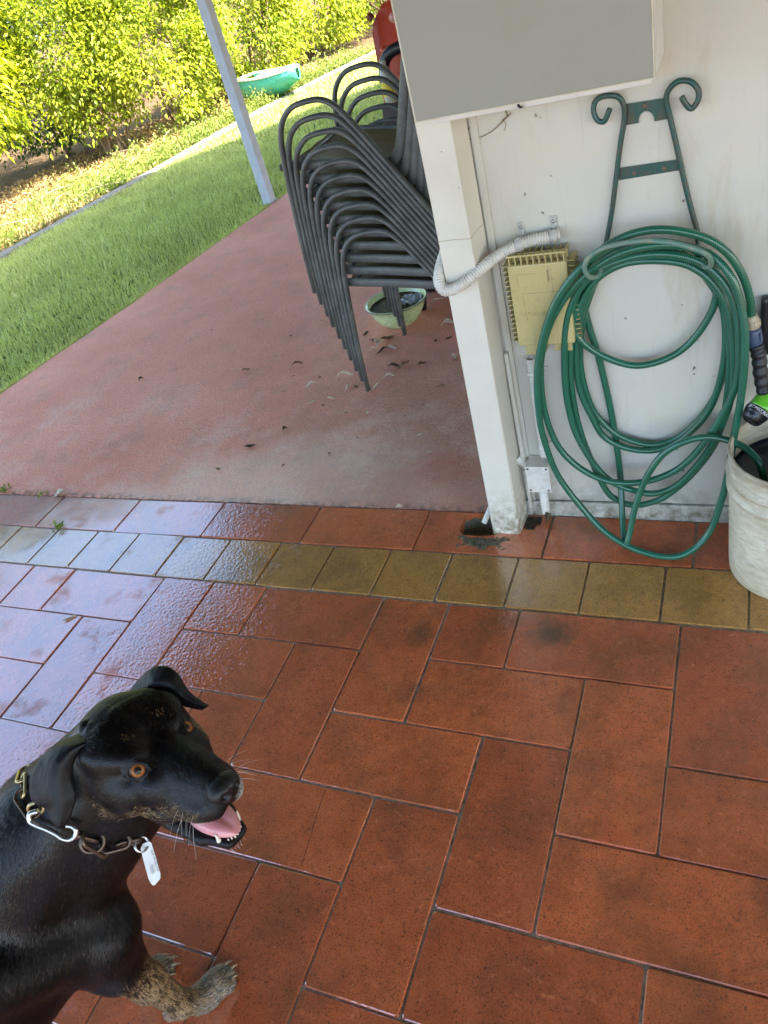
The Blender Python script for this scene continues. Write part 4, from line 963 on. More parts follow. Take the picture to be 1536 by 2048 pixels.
shrub('hedge_shrub', 'broad bright hedge bush left of the slim steel post', HG, (-6.15, 8.35, 1.25), (.85, 1.35, 1.5), 30000, .064, .031, LEAF_G, 9, .18, 120, 13, spread=.135)
shrub('hedge_shrub', 'hedge bush just behind the slim steel post', HG, (-5.95, 10.3, 1.2), (.9, 1.3, 1.5), 26000, .064, .031, LEAF_G, 8, .12, 110, 14, spread=.135)
shrub('hedge_shrub', 'hedge bush rising behind the green boat shaped tub', HG, (-5.8, 12.1, 1.2), (.95, 1.5, 1.5), 14000, .08, .038, LEAF_G, 8, .1, 100, 15, spread=.14)
shrub('hedge_shrub', 'hedge bush hanging low over the bed at the left end of the hedge', HG, (-6.5, 7.3, 1.2), (.55, .75, 1.35), 11000, .064, .031, LEAF_G, 8, .34, 80, 23)
shrub('hedge_shrub', 'hedge bush with a dark bare hollow at its foot', HG, (-5.0, 13.9, 1.2), (1.2, 1.5, 1.5), 13000, .08, .04, LEAF_G, 8, .1, 130, 16, holes=((-4.75, 12.9, .35, .75),))
shrub('hedge_shrub', 'hedge bush beyond the red tank', HG, (-3.5, 15.8, 1.2), (1.5, 1.3, 1.5), 11000, .085, .042, LEAF_G, 7, .1, 110, 17)
shrub('hedge_shrub', 'hedge bush at the far right end behind the house wall', HG, (-.9, 17.2, 1.3), (1.9, 1.4, 1.6), 8000, .10, .05, LEAF_G, 7, .1, 100, 18)
shrub('hedge_shrub', 'shaded bush filling the gap between the yellow bush and the hedge', HG, (-7.8, 8.0, 1.1), (.9, 1.2, 1.3), 7000, .08, .036, LEAF_D, 8, .2, 90, 19)
shrub('tall_tree', 'tall dark tree behind the hedge at the top left', 'trees behind the hedge', (-10.5, 9.5, 3.3), (1.8, 2.6, 2.7), 13000, .15, .07, LEAF_G, 5, .5, 120, 20, 'tree', .28)
shrub('tall_tree', 'tall dark tree behind the middle of the hedge', 'trees behind the hedge', (-9.9, 14.2, 3.0), (1.8, 2.6, 2.7), 11000, .15, .07, LEAF_G, 5, .5, 110, 21, 'tree', .28)
shrub('tall_tree', 'tall dark tree behind the far end of the hedge', 'trees behind the hedge', (-7.2, 18.5, 2.8), (2.4, 2.2, 2.6), 9000, .15, .07, LEAF_G, 5, .5, 110, 22, 'tree', .28)

shrub('tall_tree', 'tall leafy tree behind the yellow-green bush at the far left', 'trees behind the hedge', (-11.2, 4.6, 3.1), (1.8, 2.6, 2.6), 10000, .15, .07, LEAF_D, 5, .5, 110, 24, 'tree', .28)
# grass
def blades(name, pts, h, w_, mat, lean=.5, label=None, cat='grass'):
    n = len(pts); a = rng.uniform(0, 2*np.pi, n); b = rng.uniform(0, 2*np.pi, n)
    s = np.stack([np.cos(a), np.sin(a), np.zeros(n)], 1); l = np.stack([np.cos(b), np.sin(b), np.zeros(n)], 1)
    h = h*rng.uniform(.5, 1.4, n)[:, None]; w_ = w_*rng.uniform(.7, 1.3, n)[:, None]; ln = rng.uniform(.1, 1, n)[:, None]*lean
    up = np.array([[0, 0, 1.]])
    b0 = pts-s*w_/2; b1 = pts+s*w_/2; m0 = pts+up*h*.55+l*h*ln*.35-s*w_*.4; m1 = pts+up*h*.55+l*h*ln*.35+s*w_*.4; tp = pts+up*h*(1-.35*ln)+l*h*ln*1.1
    V = np.stack([b0, b1, m1, m0, tp], 1).reshape(-1, 3); i = np.arange(n)[:, None]*5
    F = np.concatenate([i+np.array([[0, 1, 2]]), i+np.array([[0, 2, 3]]), i+np.array([[3, 2, 4]])], 1).reshape(-1, 3)
    patch = .5+.5*np.sin(pts[:, 0]*2.1+np.sin(pts[:, 1]*1.3)*2)*np.sin(pts[:, 1]*1.7+1)
    tone = np.repeat(np.clip(rng.beta(1.6, 2.4, n)*.8+patch*.12+(rng.uniform(0, 1, n) > .93)*.3, 0, 1), 3)
    o = np_mesh(name, V, F, mat, None, False, {'tone': ('FACE', 'FLOAT', tone)}); setp(o, label, cat, kind='stuff'); return o
def lawn_pts(n, y0, y1, x_in=0):
    y = rng.uniform(y0, y1, n); kx = np.interp(y, [p[1] for p in KERB], [p[0] for p in KERB])+.075; ex = np.interp(y, [p[1] for p in EDGE], [p[0] for p in EDGE])-.004
    ex = np.where(y > 9.4, -.5, ex); x = kx+(ex-kx)*rng.uniform(0, 1, n)
    return np.stack([x, y, np.full(n, -.035)+.012*np.sin(x*3+y)*np.sin(y*1.7)], 1)
P = np.concatenate([lawn_pts(105000, .9, 6.2), lawn_pts(9000, -2.5, .9)])
ed = rng.uniform(0, 1, 9000)*8+.5; ex = np.interp(ed, [p[1] for p in EDGE], [p[0] for p in EDGE])-.003-abs(rng.normal(size=9000))*.015
P = np.concatenate([P, np.stack([ex, ed, np.full(9000, -.03)], 1)])
blades('grass', P, .048, .0042, GRASS, .9, 'short green buffalo grass of the near lawn')
blades('grass', lawn_pts(70000, 6.2, 15.2), .05, .008, GRASS, .9, 'sunlit grass of the far lawn running up to the hedge')
# straw and clippings on the lawn
# bed: leaf litter and low weeds
def bed_pts(n, y0, y1, d0, d1):
    y = rng.uniform(y0, y1, n); kx = np.interp(y, [p[1] for p in KERB], [p[0] for p in KERB]); return np.stack([kx-rng.uniform(d0, d1, n), y, np.full(n, -.045)], 1)
p = bed_pts(30000, 2.5, 11, .08, 2.8); nr = rng.normal(size=p.shape); nr[:, 2] *= .25
V, F, k = leaf_cloud(p+np.array([0, 0, .012]), nr, .055, .022, 0.0)
o = np_mesh('leaf_litter', V, F, STRAW, None, False, {'tone': ('FACE', 'FLOAT', np.repeat(rng.uniform(0, 1, k), 2))}); setp(o, 'brown and orange fallen leaves covering the hedge bed', 'leaf litter', kind='stuff')
cl = np.concatenate([bed_pts(150, 5.2, 10.5, .06, .42), bed_pts(40, 3.0, 8, .1, 1.6), bed_pts(50, 5.5, 11, .5, 1.3)])
kk = rng.integers(0, len(cl), 13000); p = cl[kk]+rng.normal(size=(13000, 3))*np.array([.06, .06, .0]); p[:, 2] = -.04+abs(rng.normal(size=13000))*.07
nr = rng.normal(size=p.shape)*.5+np.array([0, 0, .8])
V, F, k = leaf_cloud(p, nr, .045, .016, -.2)
o = np_mesh('weeds', V, F, WEED, None, False, {'tone': ('FACE', 'FLOAT', np.repeat(rng.uniform(0, 1, k), 2))}); setp(o, 'low yellow-green weeds growing along the kerb in the hedge bed', 'weeds', kind='stuff')
blades('bed_grass', np.concatenate([bed_pts(2600, 3.2, 6.5, .1, 1.2), bed_pts(2500, 6, 11, .1, .5)]), .13, .007, WEED, 1.0, 'long straggly grass tufts in the hedge bed')
# dead sticks in the bed
for k in range(9):
    y = random.uniform(3.2, 7.2); x = interp(KERB, y)-random.uniform(.3, 1.6); a = random.uniform(0, 3.1); L = random.uniform(.3, .9); d = Vector((math.cos(a), math.sin(a), .08))*L
    mb = MB(); mb.tube(spline([Vector((x, y, -.03)), Vector((x, y, .02))+d*.5, Vector((x, y, -.02))+d], 5), list(np.linspace(.008, .003, 11)), 6); o = mb.build('dead_stick', simple('grey_stick', (.30, .24, .17), .8) if 'grey_stick' not in bpy.data.materials else bpy.data.materials['grey_stick'])
    setp(o, 'bare dead stick lying in the hedge bed', 'stick', 'dead sticks in the hedge bed')
# little weeds on the slab joint
for (u, v, n, lab) in ((8, 982, 26, 'small bright green weed in the slab joint at the left edge'), (82, 994, 10, 'tiny green sprig on the slab joint beside the pale leaf'), (117, 1057, 18, 'small green weed growing between red and olive pavers')):
    c = np.array(PZ(u, v, .0)); p = c+rng.normal(size=(n, 3))*np.array([.016, .010, 0]); p[:, 2] = abs(rng.normal(size=n))*.008; nr = rng.normal(size=(n, 3))*.7+np.array([0, 0, .5])
    V, F, k = leaf_cloud(p, nr, .022, .010, 0); o = np_mesh('small_weed', V, F, WEED, None, False, {'tone': ('FACE', 'FLOAT', np.repeat(rng.uniform(0, .6, k), 2))}); setp(o, lab, 'weed')

# green boat-shaped plastic tub under the hedge
TEAL = simple('sea_green_plastic', (.09, .50, .36), .3, coat=.3); WHT = simple('white_plastic', (.75, .75, .72), .35)
tb = empty('boat_tub', (-5.2, 8.9, 0), 'sea-green boat shaped plastic tub with a white bow half under the hedge', 'tub')
A = PZ(498, 184, .08); B = PZ(598, 153, .20); ax_ = (B-A); ax_.z = 0; Ln = ax_.length; ax_.normalize(); sd = Vector((-ax_.y, ax_.x, 0))
def hull(t, w_): x = t; return w_*(1-max(0, (x-.45)/.55)**2.2)**.6*(1-.25*max(0, (.2-x)/.2))
def hull_part(t0, t1, zt, mat, nm):
    V = []; F = []; nu, nv = 20, 12
    for i in range(nu+1):
        t = t0+(t1-t0)*i/nu; w_ = hull(t, .20)+.004; zr = zt+.10*max(0, t-.4)**1.5
        for j in range(nv+1):
            a = math.pi*j/nv; V.append(tuple(A*1+ax_*(Ln*t)+sd*(w_*math.cos(a)*1.0)+Vector((0, 0, -.12+zr-.27*math.sin(a)**.7*(1-.55*max(0, t-.55)/.45)))))
    for i in range(nu):
        for j in range(nv): a = i*(nv+1)+j; F.append((a, a+1, a+nv+2, a+nv+1))
    o = np_mesh(nm, V, F, mat, tb, True); md = o.modifiers.new('thick', 'SOLIDIFY'); md.thickness = .012; return o
hull_part(0, .995, .30, TEAL, 'hull')
V = []; F = []
for i in range(13):
    t = .46+.53*i/12; w_ = hull(t, .20)+.003
    for j in range(7): V.append(tuple(A+ax_*(Ln*t)+sd*(w_*(j/3-1))+Vector((0, 0, .204+.10*max(0, t-.4)**1.5+.02*(1-(j/3-1)**2)))))
for i in range(12):
    for j in range(6): a = i*7+j; F.append((a, a+1, a+8, a+7))
np_mesh('bow_deck', V, F, WHT, tb, True)
rim = []
for t in list(np.linspace(0, .995, 18)): rim.append(A+ax_*(Ln*t)+sd*(hull(t, .212))+Vector((0, 0, .185+.10*max(0, t-.4)**1.5)))
for t in list(np.linspace(.995, 0, 18)): rim.append(A+ax_*(Ln*t)-sd*(hull(t, .212))+Vector((0, 0, .185+.10*max(0, t-.4)**1.5)))
mb = MB(); mb.tube(rim, .016, 8, closed=True); mb.build('rim', WHT, tb)
# ---------------------------------------------------------------- the dog
# head frame: origin between the eyes, columns = forward, left, up
HS = 1.08
HO = Vector((.2525, -.9865, .7643))
HF = Vector((.9710, -.1730, .1680)); HL = Vector((.2040, .9600, -.1940)); HU = Vector((-.1280, .2230, .9660))
HF.normalize(); HL = (HL-HF*HL.dot(HF)).normalized(); HU = HF.cross(HL)
HM = Matrix(((HF.x, HL.x, HU.x), (HF.y, HL.y, HU.y), (HF.z, HL.z, HU.z)))
def H(x, y, z): return HO + HM @ (Vector((x, y, z))*HS)
def axis(a0, a1, d0, fine0, fine1, d1):
    out = [a0]
    while out[-1] < a1: out.append(out[-1]+(d1 if fine0 <= out[-1] <= fine1 else d0))
    return np.array(out, np.float32)
AX = axis(-.72, .46, .0075, .03, .42, .0024); AY = axis(-1.95, -.83, .0075, -1.14, -.84, .0024); AZ = axis(-.004, .92, .0065, .62, .89, .0024)
D = np.full((len(AX), len(AY), len(AZ)), 1.0, np.float32)
def region(lo, hi, pad):
    i = [np.searchsorted(A_, l-pad) for A_, l in zip((AX, AY, AZ), lo)]; j = [np.searchsorted(A_, h+pad) for A_, h in zip((AX, AY, AZ), hi)]
    return tuple(slice(max(0, a), b) for a, b in zip(i, j))
def smin(a, b, k):
    h = np.clip(.5+.5*(b-a)/k, 0, 1); return b+(a-b)*h-k*h*(1-h)
def smax(a, b, k): return -smin(-a, -b, k)
def put(sl, f, k, op):
    if op == '+': D[sl] = smin(D[sl], f, k)
    else: D[sl] = smax(D[sl], -f, k)
def cone(p0, r0, p1, r1, k=.02, op='+', sq=None):
    p0, p1 = np.array(p0, np.float32), np.array(p1, np.float32); r = max(r0, r1)
    sl = region(np.minimum(p0, p1)-r, np.maximum(p0, p1)+r, k*2.5+.02)
    X, Y, Z = np.meshgrid(AX[sl[0]], AY[sl[1]], AZ[sl[2]], indexing='ij')
    q = np.stack([X-p0[0], Y-p0[1], Z-p0[2]], -1); d = p1-p0; t = np.clip((q@d)/max(1e-9, float(d@d)), 0, 1)
    put(sl, np.linalg.norm(q-t[..., None]*d, axis=-1)-(r0+(r1-r0)*t), k, op)
def ell(c, rad, M3=None, k=.02, op='+'):
    c = np.array(c, np.float32); rad = np.array(rad, np.float32); r = float(rad.max()); sl = region(c-r, c+r, k*2.5+.02)
    X, Y, Z = np.meshgrid(AX[sl[0]], AY[sl[1]], AZ[sl[2]], indexing='ij'); q = np.stack([X-c[0], Y-c[1], Z-c[2]], -1)
    if M3 is not None: q = q @ np.array(M3, np.float32)
    k0 = np.linalg.norm(q/rad, axis=-1); k1 = np.linalg.norm(q/(rad*rad), axis=-1)+1e-9; put(sl, k0*(k0-1)/k1, k, op)
HMn = np.array([[HM[i][j] for j in range(3)] for i in range(3)], np.float32)
def hel(x, y, z, a, b, c, k=.012, op='+', pitch=0, yaw=0):
    M_ = HM @ Matrix.Rotation(R_(yaw), 3, 'Z') @ Matrix.Rotation(R_(pitch), 3, 'Y')
    ell(H(x, y, z), (a*HS, b*HS, c*HS), [[M_[i][j] for j in range(3)] for i in range(3)], k, op)
def hco(a, ra, b, rb, k=.012, op='+'): cone(H(*a), ra*HS, H(*b), rb*HS, k, op)

# ---- trunk
BF = Vector((.174, .985, 0)).normalized(); BRt = Vector((.985, -.174, 0)).normalized()
P0 = Vector((-.058, -1.108, .440))
def B_(f, r, z): return P0+BF*f+BRt*r+Vector((0, 0, z-.455+(0 if z > .30 else .015)))
MB3 = [[BF.x, BRt.x, 0], [BF.y, BRt.y, 0], [0, 0, 1]]
ell(B_(-.13, 0, .465), (.24, .104, .150), MB3, .03)
ell(B_(-.33, 0, .48), (.25, .104, .130), MB3, .04)
ell(B_(-.54, 0, .49), (.20, .102, .115), MB3, .04)
ell(B_(.030, .050, .485), (.058, .055, .080), MB3, .03)
ell(B_(-.03, 0, .435), (.085, .088, .125), MB3, .03)       # forechest
ell(B_(-.14, 0, .575), (.13, .055, .05), MB3, .04)         # withers
for s_ in (-1, 1):
    cone(B_(-.15, .075*s_, .56), .050, B_(.01, .092*s_, .43), .052, .03)      # shoulder blade
    ell(B_(-.01, .090*s_, .43), (.060, .040, .085), MB3, .025)
    cone(B_(-.60, .075*s_, .50), .085, B_(-.56, .105*s_, .33), .062, .03)      # thigh
    cone(B_(-.56, .105*s_, .33), .058, B_(-.70, .10*s_, .19), .026, .02)
    cone(B_(-.70, .10*s_, .19), .025, B_(-.675, .105*s_, .045), .020, .015)
    ell(B_(-.645, .107*s_, .024), (.052, .033, .024), MB3, .015)
tail = [B_(-.72, 0, .53), B_(-.82, .0, .47), B_(-.88, .02, .36), B_(-.90, .03, .26)]
for i in range(3): cone(tail[i], .026-.006*i, tail[i+1], .020-.006*i, .02)
# ---- neck
NB = B_(-.05, 0, .53); NT_ = H(-.080, 0, -.030)
NM = NB.lerp(NT_, .5)+Vector((-.015, .012, .012))
cone(NB, .092, NM, .079, .03); cone(NM, .079, NT_, .062, .03)
cone(B_(.03, .02, .47), .075, NT_+HU*-.045, .055, .035)    # throat
cone(B_(-.10, -.02, .575), .056, H(-.09, .01, -.004), .044, .04)
for q in range(3): cone(B_(-.05+.03*q, .070, .53+.018*q), .030, B_(.050+.015*q, .045, .47+.035*q), .024, .008)   # skin folds
# ---- near (right) foreleg, reaching forward
S1 = B_(.01, .098, .42); E1 = PZ(232, 1925, .320); W1 = PZ(362, 2006, .088); K1 = PZ(398, 1999, .040)
cone(S1, .056, E1, .043, .022); cone(E1, .0405, E1.lerp(W1, .45), .0285, .02); cone(E1.lerp(W1, .45), .0285, W1, .0205, .02)
ell(E1+Vector((-.020, -.026, .004)), (.022, .022, .024), None, .012)
cone(W1, .0215, K1, .0225, .015)
def paw(K, fdir, w=.0275):
    f = Vector((fdir[0], fdir[1], 0)).normalized(); r = Vector((f.y, -f.x, 0))
    cone(K, .023, K+f*.030+Vector((0, 0, -.008)), .024, .014)
    ell(K+f*.022+Vector((0, 0, -.020)), (.037, .029, .018), [[f.x, r.x, 0], [f.y, r.y, 0], [0, 0, 1]], .01)
    tips = []
    for a, l in ((-.85, .033), (-.30, .046), (.30, .046), (.85, .033)):
        c = K+f*(.012+l)+r*(a*w*.92); c.z = .0165; b = K+f*.024+r*(a*w*.6); b.z = .030
        cone(b, .0125, c, .0132, .0045); ell(c+f*.004+Vector((0, 0, -.003)), (.0150, .0118, .0130), [[f.x, r.x, 0], [f.y, r.y, 0], [0, 0, 1]], .003)
        for q in (-.5, .5): pass
        tips.append((c+f*.013, f, r))
    return tips
PD1 = PZ(447, 1935, 0)-PZ(395, 2010, 0)
tips1 = paw(Vector((K1.x, K1.y, .040)), PD1)
hp = PZ(341, 2026, .062); cone(W1, .019, hp, .0135, .012)          # carpal pad
# ---- far (left) foreleg, under the body
K2 = PZ(268, 1962, .035); PD2 = PZ(322, 1928, 0)-PZ(250, 1975, 0); E2 = B_(-.06, -.095, .33); W2 = Vector((K2.x-.012, K2.y-.02, .09))
cone(B_(-.01, -.09, .42), .062, E2, .042, .03); cone(E2, .040, E2.lerp(W2, .5), .028, .02); cone(E2.lerp(W2, .5), .028, W2, .020, .02); cone(W2, .0205, K2, .022, .012)
tips2 = paw(Vector((K2.x, K2.y, .038)), PD2)
# ---- head
hel(-.062, 0, .002, .064, .060, .049, .015)
hel(-.088, 0, -.020, .050, .052, .048, .02)
for s_ in (-1, 1):
    hel(-.022, .027*s_, .014, .034, .025, .018, .012)          # brow
    hel(-.048, .040*s_, .018, .040, .026, .024, .012)          # temple under the ear
    hel(-.040, .046*s_, -.028, .045, .024, .040, .016)         # cheek
    hel(.008, .030*s_, -.026, .034, .020, .026, .012)          # under the eye
    hel(.046, .024*s_, -.046, .046, .0155, .0220, .008, pitch=2)  # upper lip
    hel(.084, .0145*s_, -.047, .0190, .0150, .0165, .007)       # front of the lip
    hel(.010, .034*s_, -.060, .030, .0120, .0150, .009)        # lip corner
hco((.0, 0, -.018), .037, (.060, 0, -.026), .0285, .012)       # muzzle
hco((.050, 0, -.027), .0285, (.087, 0, -.031), .0225, .010)
hel(.045, 0, -.008, .045, .015, .009, .010, pitch=9)           # bridge
# open mouth: cut, then lower jaw
hel(.052, 0, -.074, .062, .028, .0120, .006, '-', pitch=9)
hco((-.045, 0, -.072), .030, (.012, 0, -.096), .0195, .012)
for s_ in (-1, 1): hco((-.035, .030*s_, -.066), .014, (.045, .021*s_, -.104), .0092, .008); hco((.045, .021*s_, -.1035), .0078, (.078, .010*s_, -.1105), .0070, .006)
hco((.012, 0, -.103), .0120, (.072, 0, -.1145), .0085, .010)
hel(.058, 0, -.0985, .034, .0150, .0085, .005, '-', pitch=9)
EY = [Vector((.0075, -.0365, .0035)), Vector((.0075, .0365, .0035))]
for e in EY:
    s_ = 1 if e.y > 0 else -1
    en = Vector((.66, .66*s_, .36)).normalized(); t1 = en.cross(Vector((0, 0, 1))).normalized(); t2 = t1.cross(en)
    for q_ in (-.5, 0, .5): c_ = e+en*.0095+t1*(.010*q_); hel(c_.x, c_.y, c_.z, .0098, .0098, .0098, .004, '-')
    for q in range(10):       # lids
        a = 2*math.pi*q/10; b = 2*math.pi*(q+1)/10
        f_ = lambda t: tuple(e+en*(.0046-.0022*math.cos(t)**2)+t1*(.0128*math.cos(t))+t2*(.0088*math.sin(t)))
        hco(f_(a), .0030, f_(b), .0030, .002)
hel(-.004, .046, -.028, .022, .014, .020, .010)               # far cheek tuft
# wrinkles over the skull
for q in range(3): hco((-.044-.015*q, -.038, .030-.005*q), .0058, (-.050-.015*q, -.004, .0445-.003*q), .0058, .007); hco((-.050-.015*q, -.004, .0445-.003*q), .0058, (-.046-.015*q, .026, .040-.002*q), .0050, .007)
for q in range(3): hco((-.032-.017*q, -.050, .018-.002*q), .005, (-.050-.018*q, -.030, .042), .0045, .006)

def surface(D, AX, AY, AZ):
    s = D < 0; nx, ny, nz = D.shape
    mixc = np.zeros((nx-1, ny-1, nz-1), np.uint8)
    for a in (0, 1):
        for b in (0, 1):
            for c in (0, 1): mixc += s[a:nx-1+a, b:ny-1+b, c:nz-1+c]
    act = (mixc > 0) & (mixc < 8); idx = np.full(act.shape, -1, np.int64); ci = np.argwhere(act); idx[act] = np.arange(len(ci))
    acc = np.zeros((len(ci), 3)); cnt = np.zeros(len(ci)); A3 = (AX, AY, AZ)
    cor = [(a, b, c) for a in (0, 1) for b in (0, 1) for c in (0, 1)]
    for p in cor:
        for ax in range(3):
            if p[ax]: continue
            q = list(p); q[ax] = 1
            i0 = ci+np.array(p); i1 = ci+np.array(q); d0 = D[i0[:, 0], i0[:, 1], i0[:, 2]]; d1 = D[i1[:, 0], i1[:, 1], i1[:, 2]]
            m_ = (d0 < 0) != (d1 < 0); t = np.where(m_, d0/(d0-d1+1e-12), 0)
            for k in range(3):
                c0 = A3[k][i0[:, k]]; c1 = A3[k][i1[:, k]]; acc[:, k] += np.where(m_, c0+(c1-c0)*t, 0)
            cnt += m_
    V = acc/cnt[:, None]; F = []
    for ax in range(3):
        o = [0, 0, 0]; o[ax] = 1; a0 = s[:nx-o[0], :ny-o[1], :nz-o[2]]; a1 = s[o[0]:, o[1]:, o[2]:]; e = np.argwhere(a0 != a1)
        u, w_ = [(1, 2), (2, 0), (0, 1)][ax]; e = e[(e[:, u] > 0) & (e[:, w_] > 0) & (e[:, u] < D.shape[u]-1) & (e[:, w_] < D.shape[w_]-1)]
        du = np.zeros(3, int); du[u] = 1; dw = np.zeros(3, int); dw[w_] = 1
        q = [e-du-dw, e-dw, e, e-du]; q = np.stack([idx[t[:, 0], t[:, 1], t[:, 2]] for t in q], 1)
        flip = ~s[e[:, 0], e[:, 1], e[:, 2]]; q[flip] = q[flip][:, ::-1]; F.append(q)
    F = np.concatenate(F); F = F[(F >= 0).all(1)]
    # light smoothing
    E = np.concatenate([F[:, [0, 1]], F[:, [1, 2]], F[:, [2, 3]], F[:, [3, 0]]])
    for it in range(3):
        S_ = np.zeros_like(V); C_ = np.zeros(len(V))
        np.add.at(S_, E[:, 0], V[E[:, 1]]); np.add.at(C_, E[:, 0], 1); V = V*.5+.5*S_/np.maximum(C_, 1)[:, None]
    return V, F
Vd, Fd = surface(D, AX, AY, AZ); del D
Vd[:, 2] = np.maximum(Vd[:, 2], .0025)
# ---- coat colours: black, brindled tan on the lower legs, cheeks, brows and muzzle sides
hl = (Vd-np.array(HO)) @ HMn / HS
tan = np.zeros(len(Vd), np.float32); grey = np.zeros(len(Vd), np.float32); pink = np.zeros(len(Vd), np.float32)
def sm(v, a, b): t = np.clip((v-a)/(b-a), 0, 1); return t*t*(3-2*t)
def blob(c, r, amt, arr, P=hl): d = np.linalg.norm((P-np.array(c))/np.array(r), axis=1); np.maximum(arr, amt*(1-sm(d, .45, 1.15)), out=arr)
leg = (1-sm(Vd[:, 2], .23, .33)); tan = np.maximum(tan, leg*.95)
for s_ in (-1, 1):
    blob((-.014, .022*s_, .026), (.012, .010, .012), .22, tan); blob((-.01, .05*s_, -.062), (.045, .02, .026), .55, tan); blob((-.055, .055*s_, -.05), (.03, .02, .03), .35, tan); blob((.045, .034*s_, -.052), (.05, .012, .02), .35, tan)
blob((-.005, .058, -.028), (.03, .022, .03), 1.2, tan)
blob((.072, .012, -.062), (.03, .03, .014), .5, grey); blob((.098, .020, -.045), (.016, .014, .026), 1.3, grey)
blob((.072, -.020, -.066), (.030, .016, .014), .8, grey)
blob(tuple(B_(.04, .05, .36)), (.05, .05, .07), .35, tan, Vd)
mouth = (hl[:, 0] > -.01) & (hl[:, 0] < .088) & (abs(hl[:, 1]) < .022) & (hl[:, 2] < -.055) & (hl[:, 2] > -.115)
pink[mouth] = .0
lip = np.zeros(len(Vd), np.float32); blob((.03, 0, -.085), (.075, .045, .022), 1.0, lip)
toe = (1-sm(Vd[:, 2], .05, .11))*(1-sm(hl[:, 2], -.3, -.2)*0)
colr = np.stack([tan, np.maximum(grey, toe*.38), lip], 1)
def fur():
    t = NT('short_black_fur'); r, g, b = [t.t.nodes.new('ShaderNodeSeparateColor')]*3
    sepn = r; t.t.links.new(t.attr('coat', 0), sepn.inputs[0]); tn, gr, lp = sepn.outputs[0], sepn.outputs[1], sepn.outputs[2]
    streak = t.noise(90, t.scl(1, 1, .35), detail=6, rough=.75); fine = t.noise(420, t.scl(1, 1, .3), detail=3, rough=.7)
    blk = t.mix(t.mr(t.noise(12, detail=5), .35, .7), (.0014, .0014, .0018), (.0034, .0032, .0034))
    brin = t.mix(t.mr(fine, .35, .65), (.09, .055, .025), (.30, .20, .105))
    m_ = t.math('MULTIPLY', tn, t.mr(streak, .40, .58, .15, 1)); c = t.mix(m_, blk, brin)
    c = t.mix(t.math('MULTIPLY', gr, t.mr(fine, .42, .62, .1, .8)), c, (.34, .33, .29))
    c = t.mix(t.math('MULTIPLY', lp, .8), c, (.006, .005, .006))
    lk = t.bump(t.noise(1, t.scl(900, 900, 160), detail=3, rough=.7), .22, .0016, t.bump(t.noise(13, t.scl(1, 1, .5), detail=3, dist=.6), .55, .02))
    return t.p(col=c, rough=t.mr(t.noise(25), .3, .7, .44, .58), spec=.28, nor=lk)
FUR = fur()
dg = empty('dog', (P0.x, P0.y, 0), 'black dog with tan brindled legs, amber eyes and open mouth looking up', 'dog')
body = np_mesh('body', Vd, Fd, FUR, dg, True, {'coat': ('POINT', 'FLOAT_COLOR', np.concatenate([colr, np.ones((len(colr), 1))], 1))})

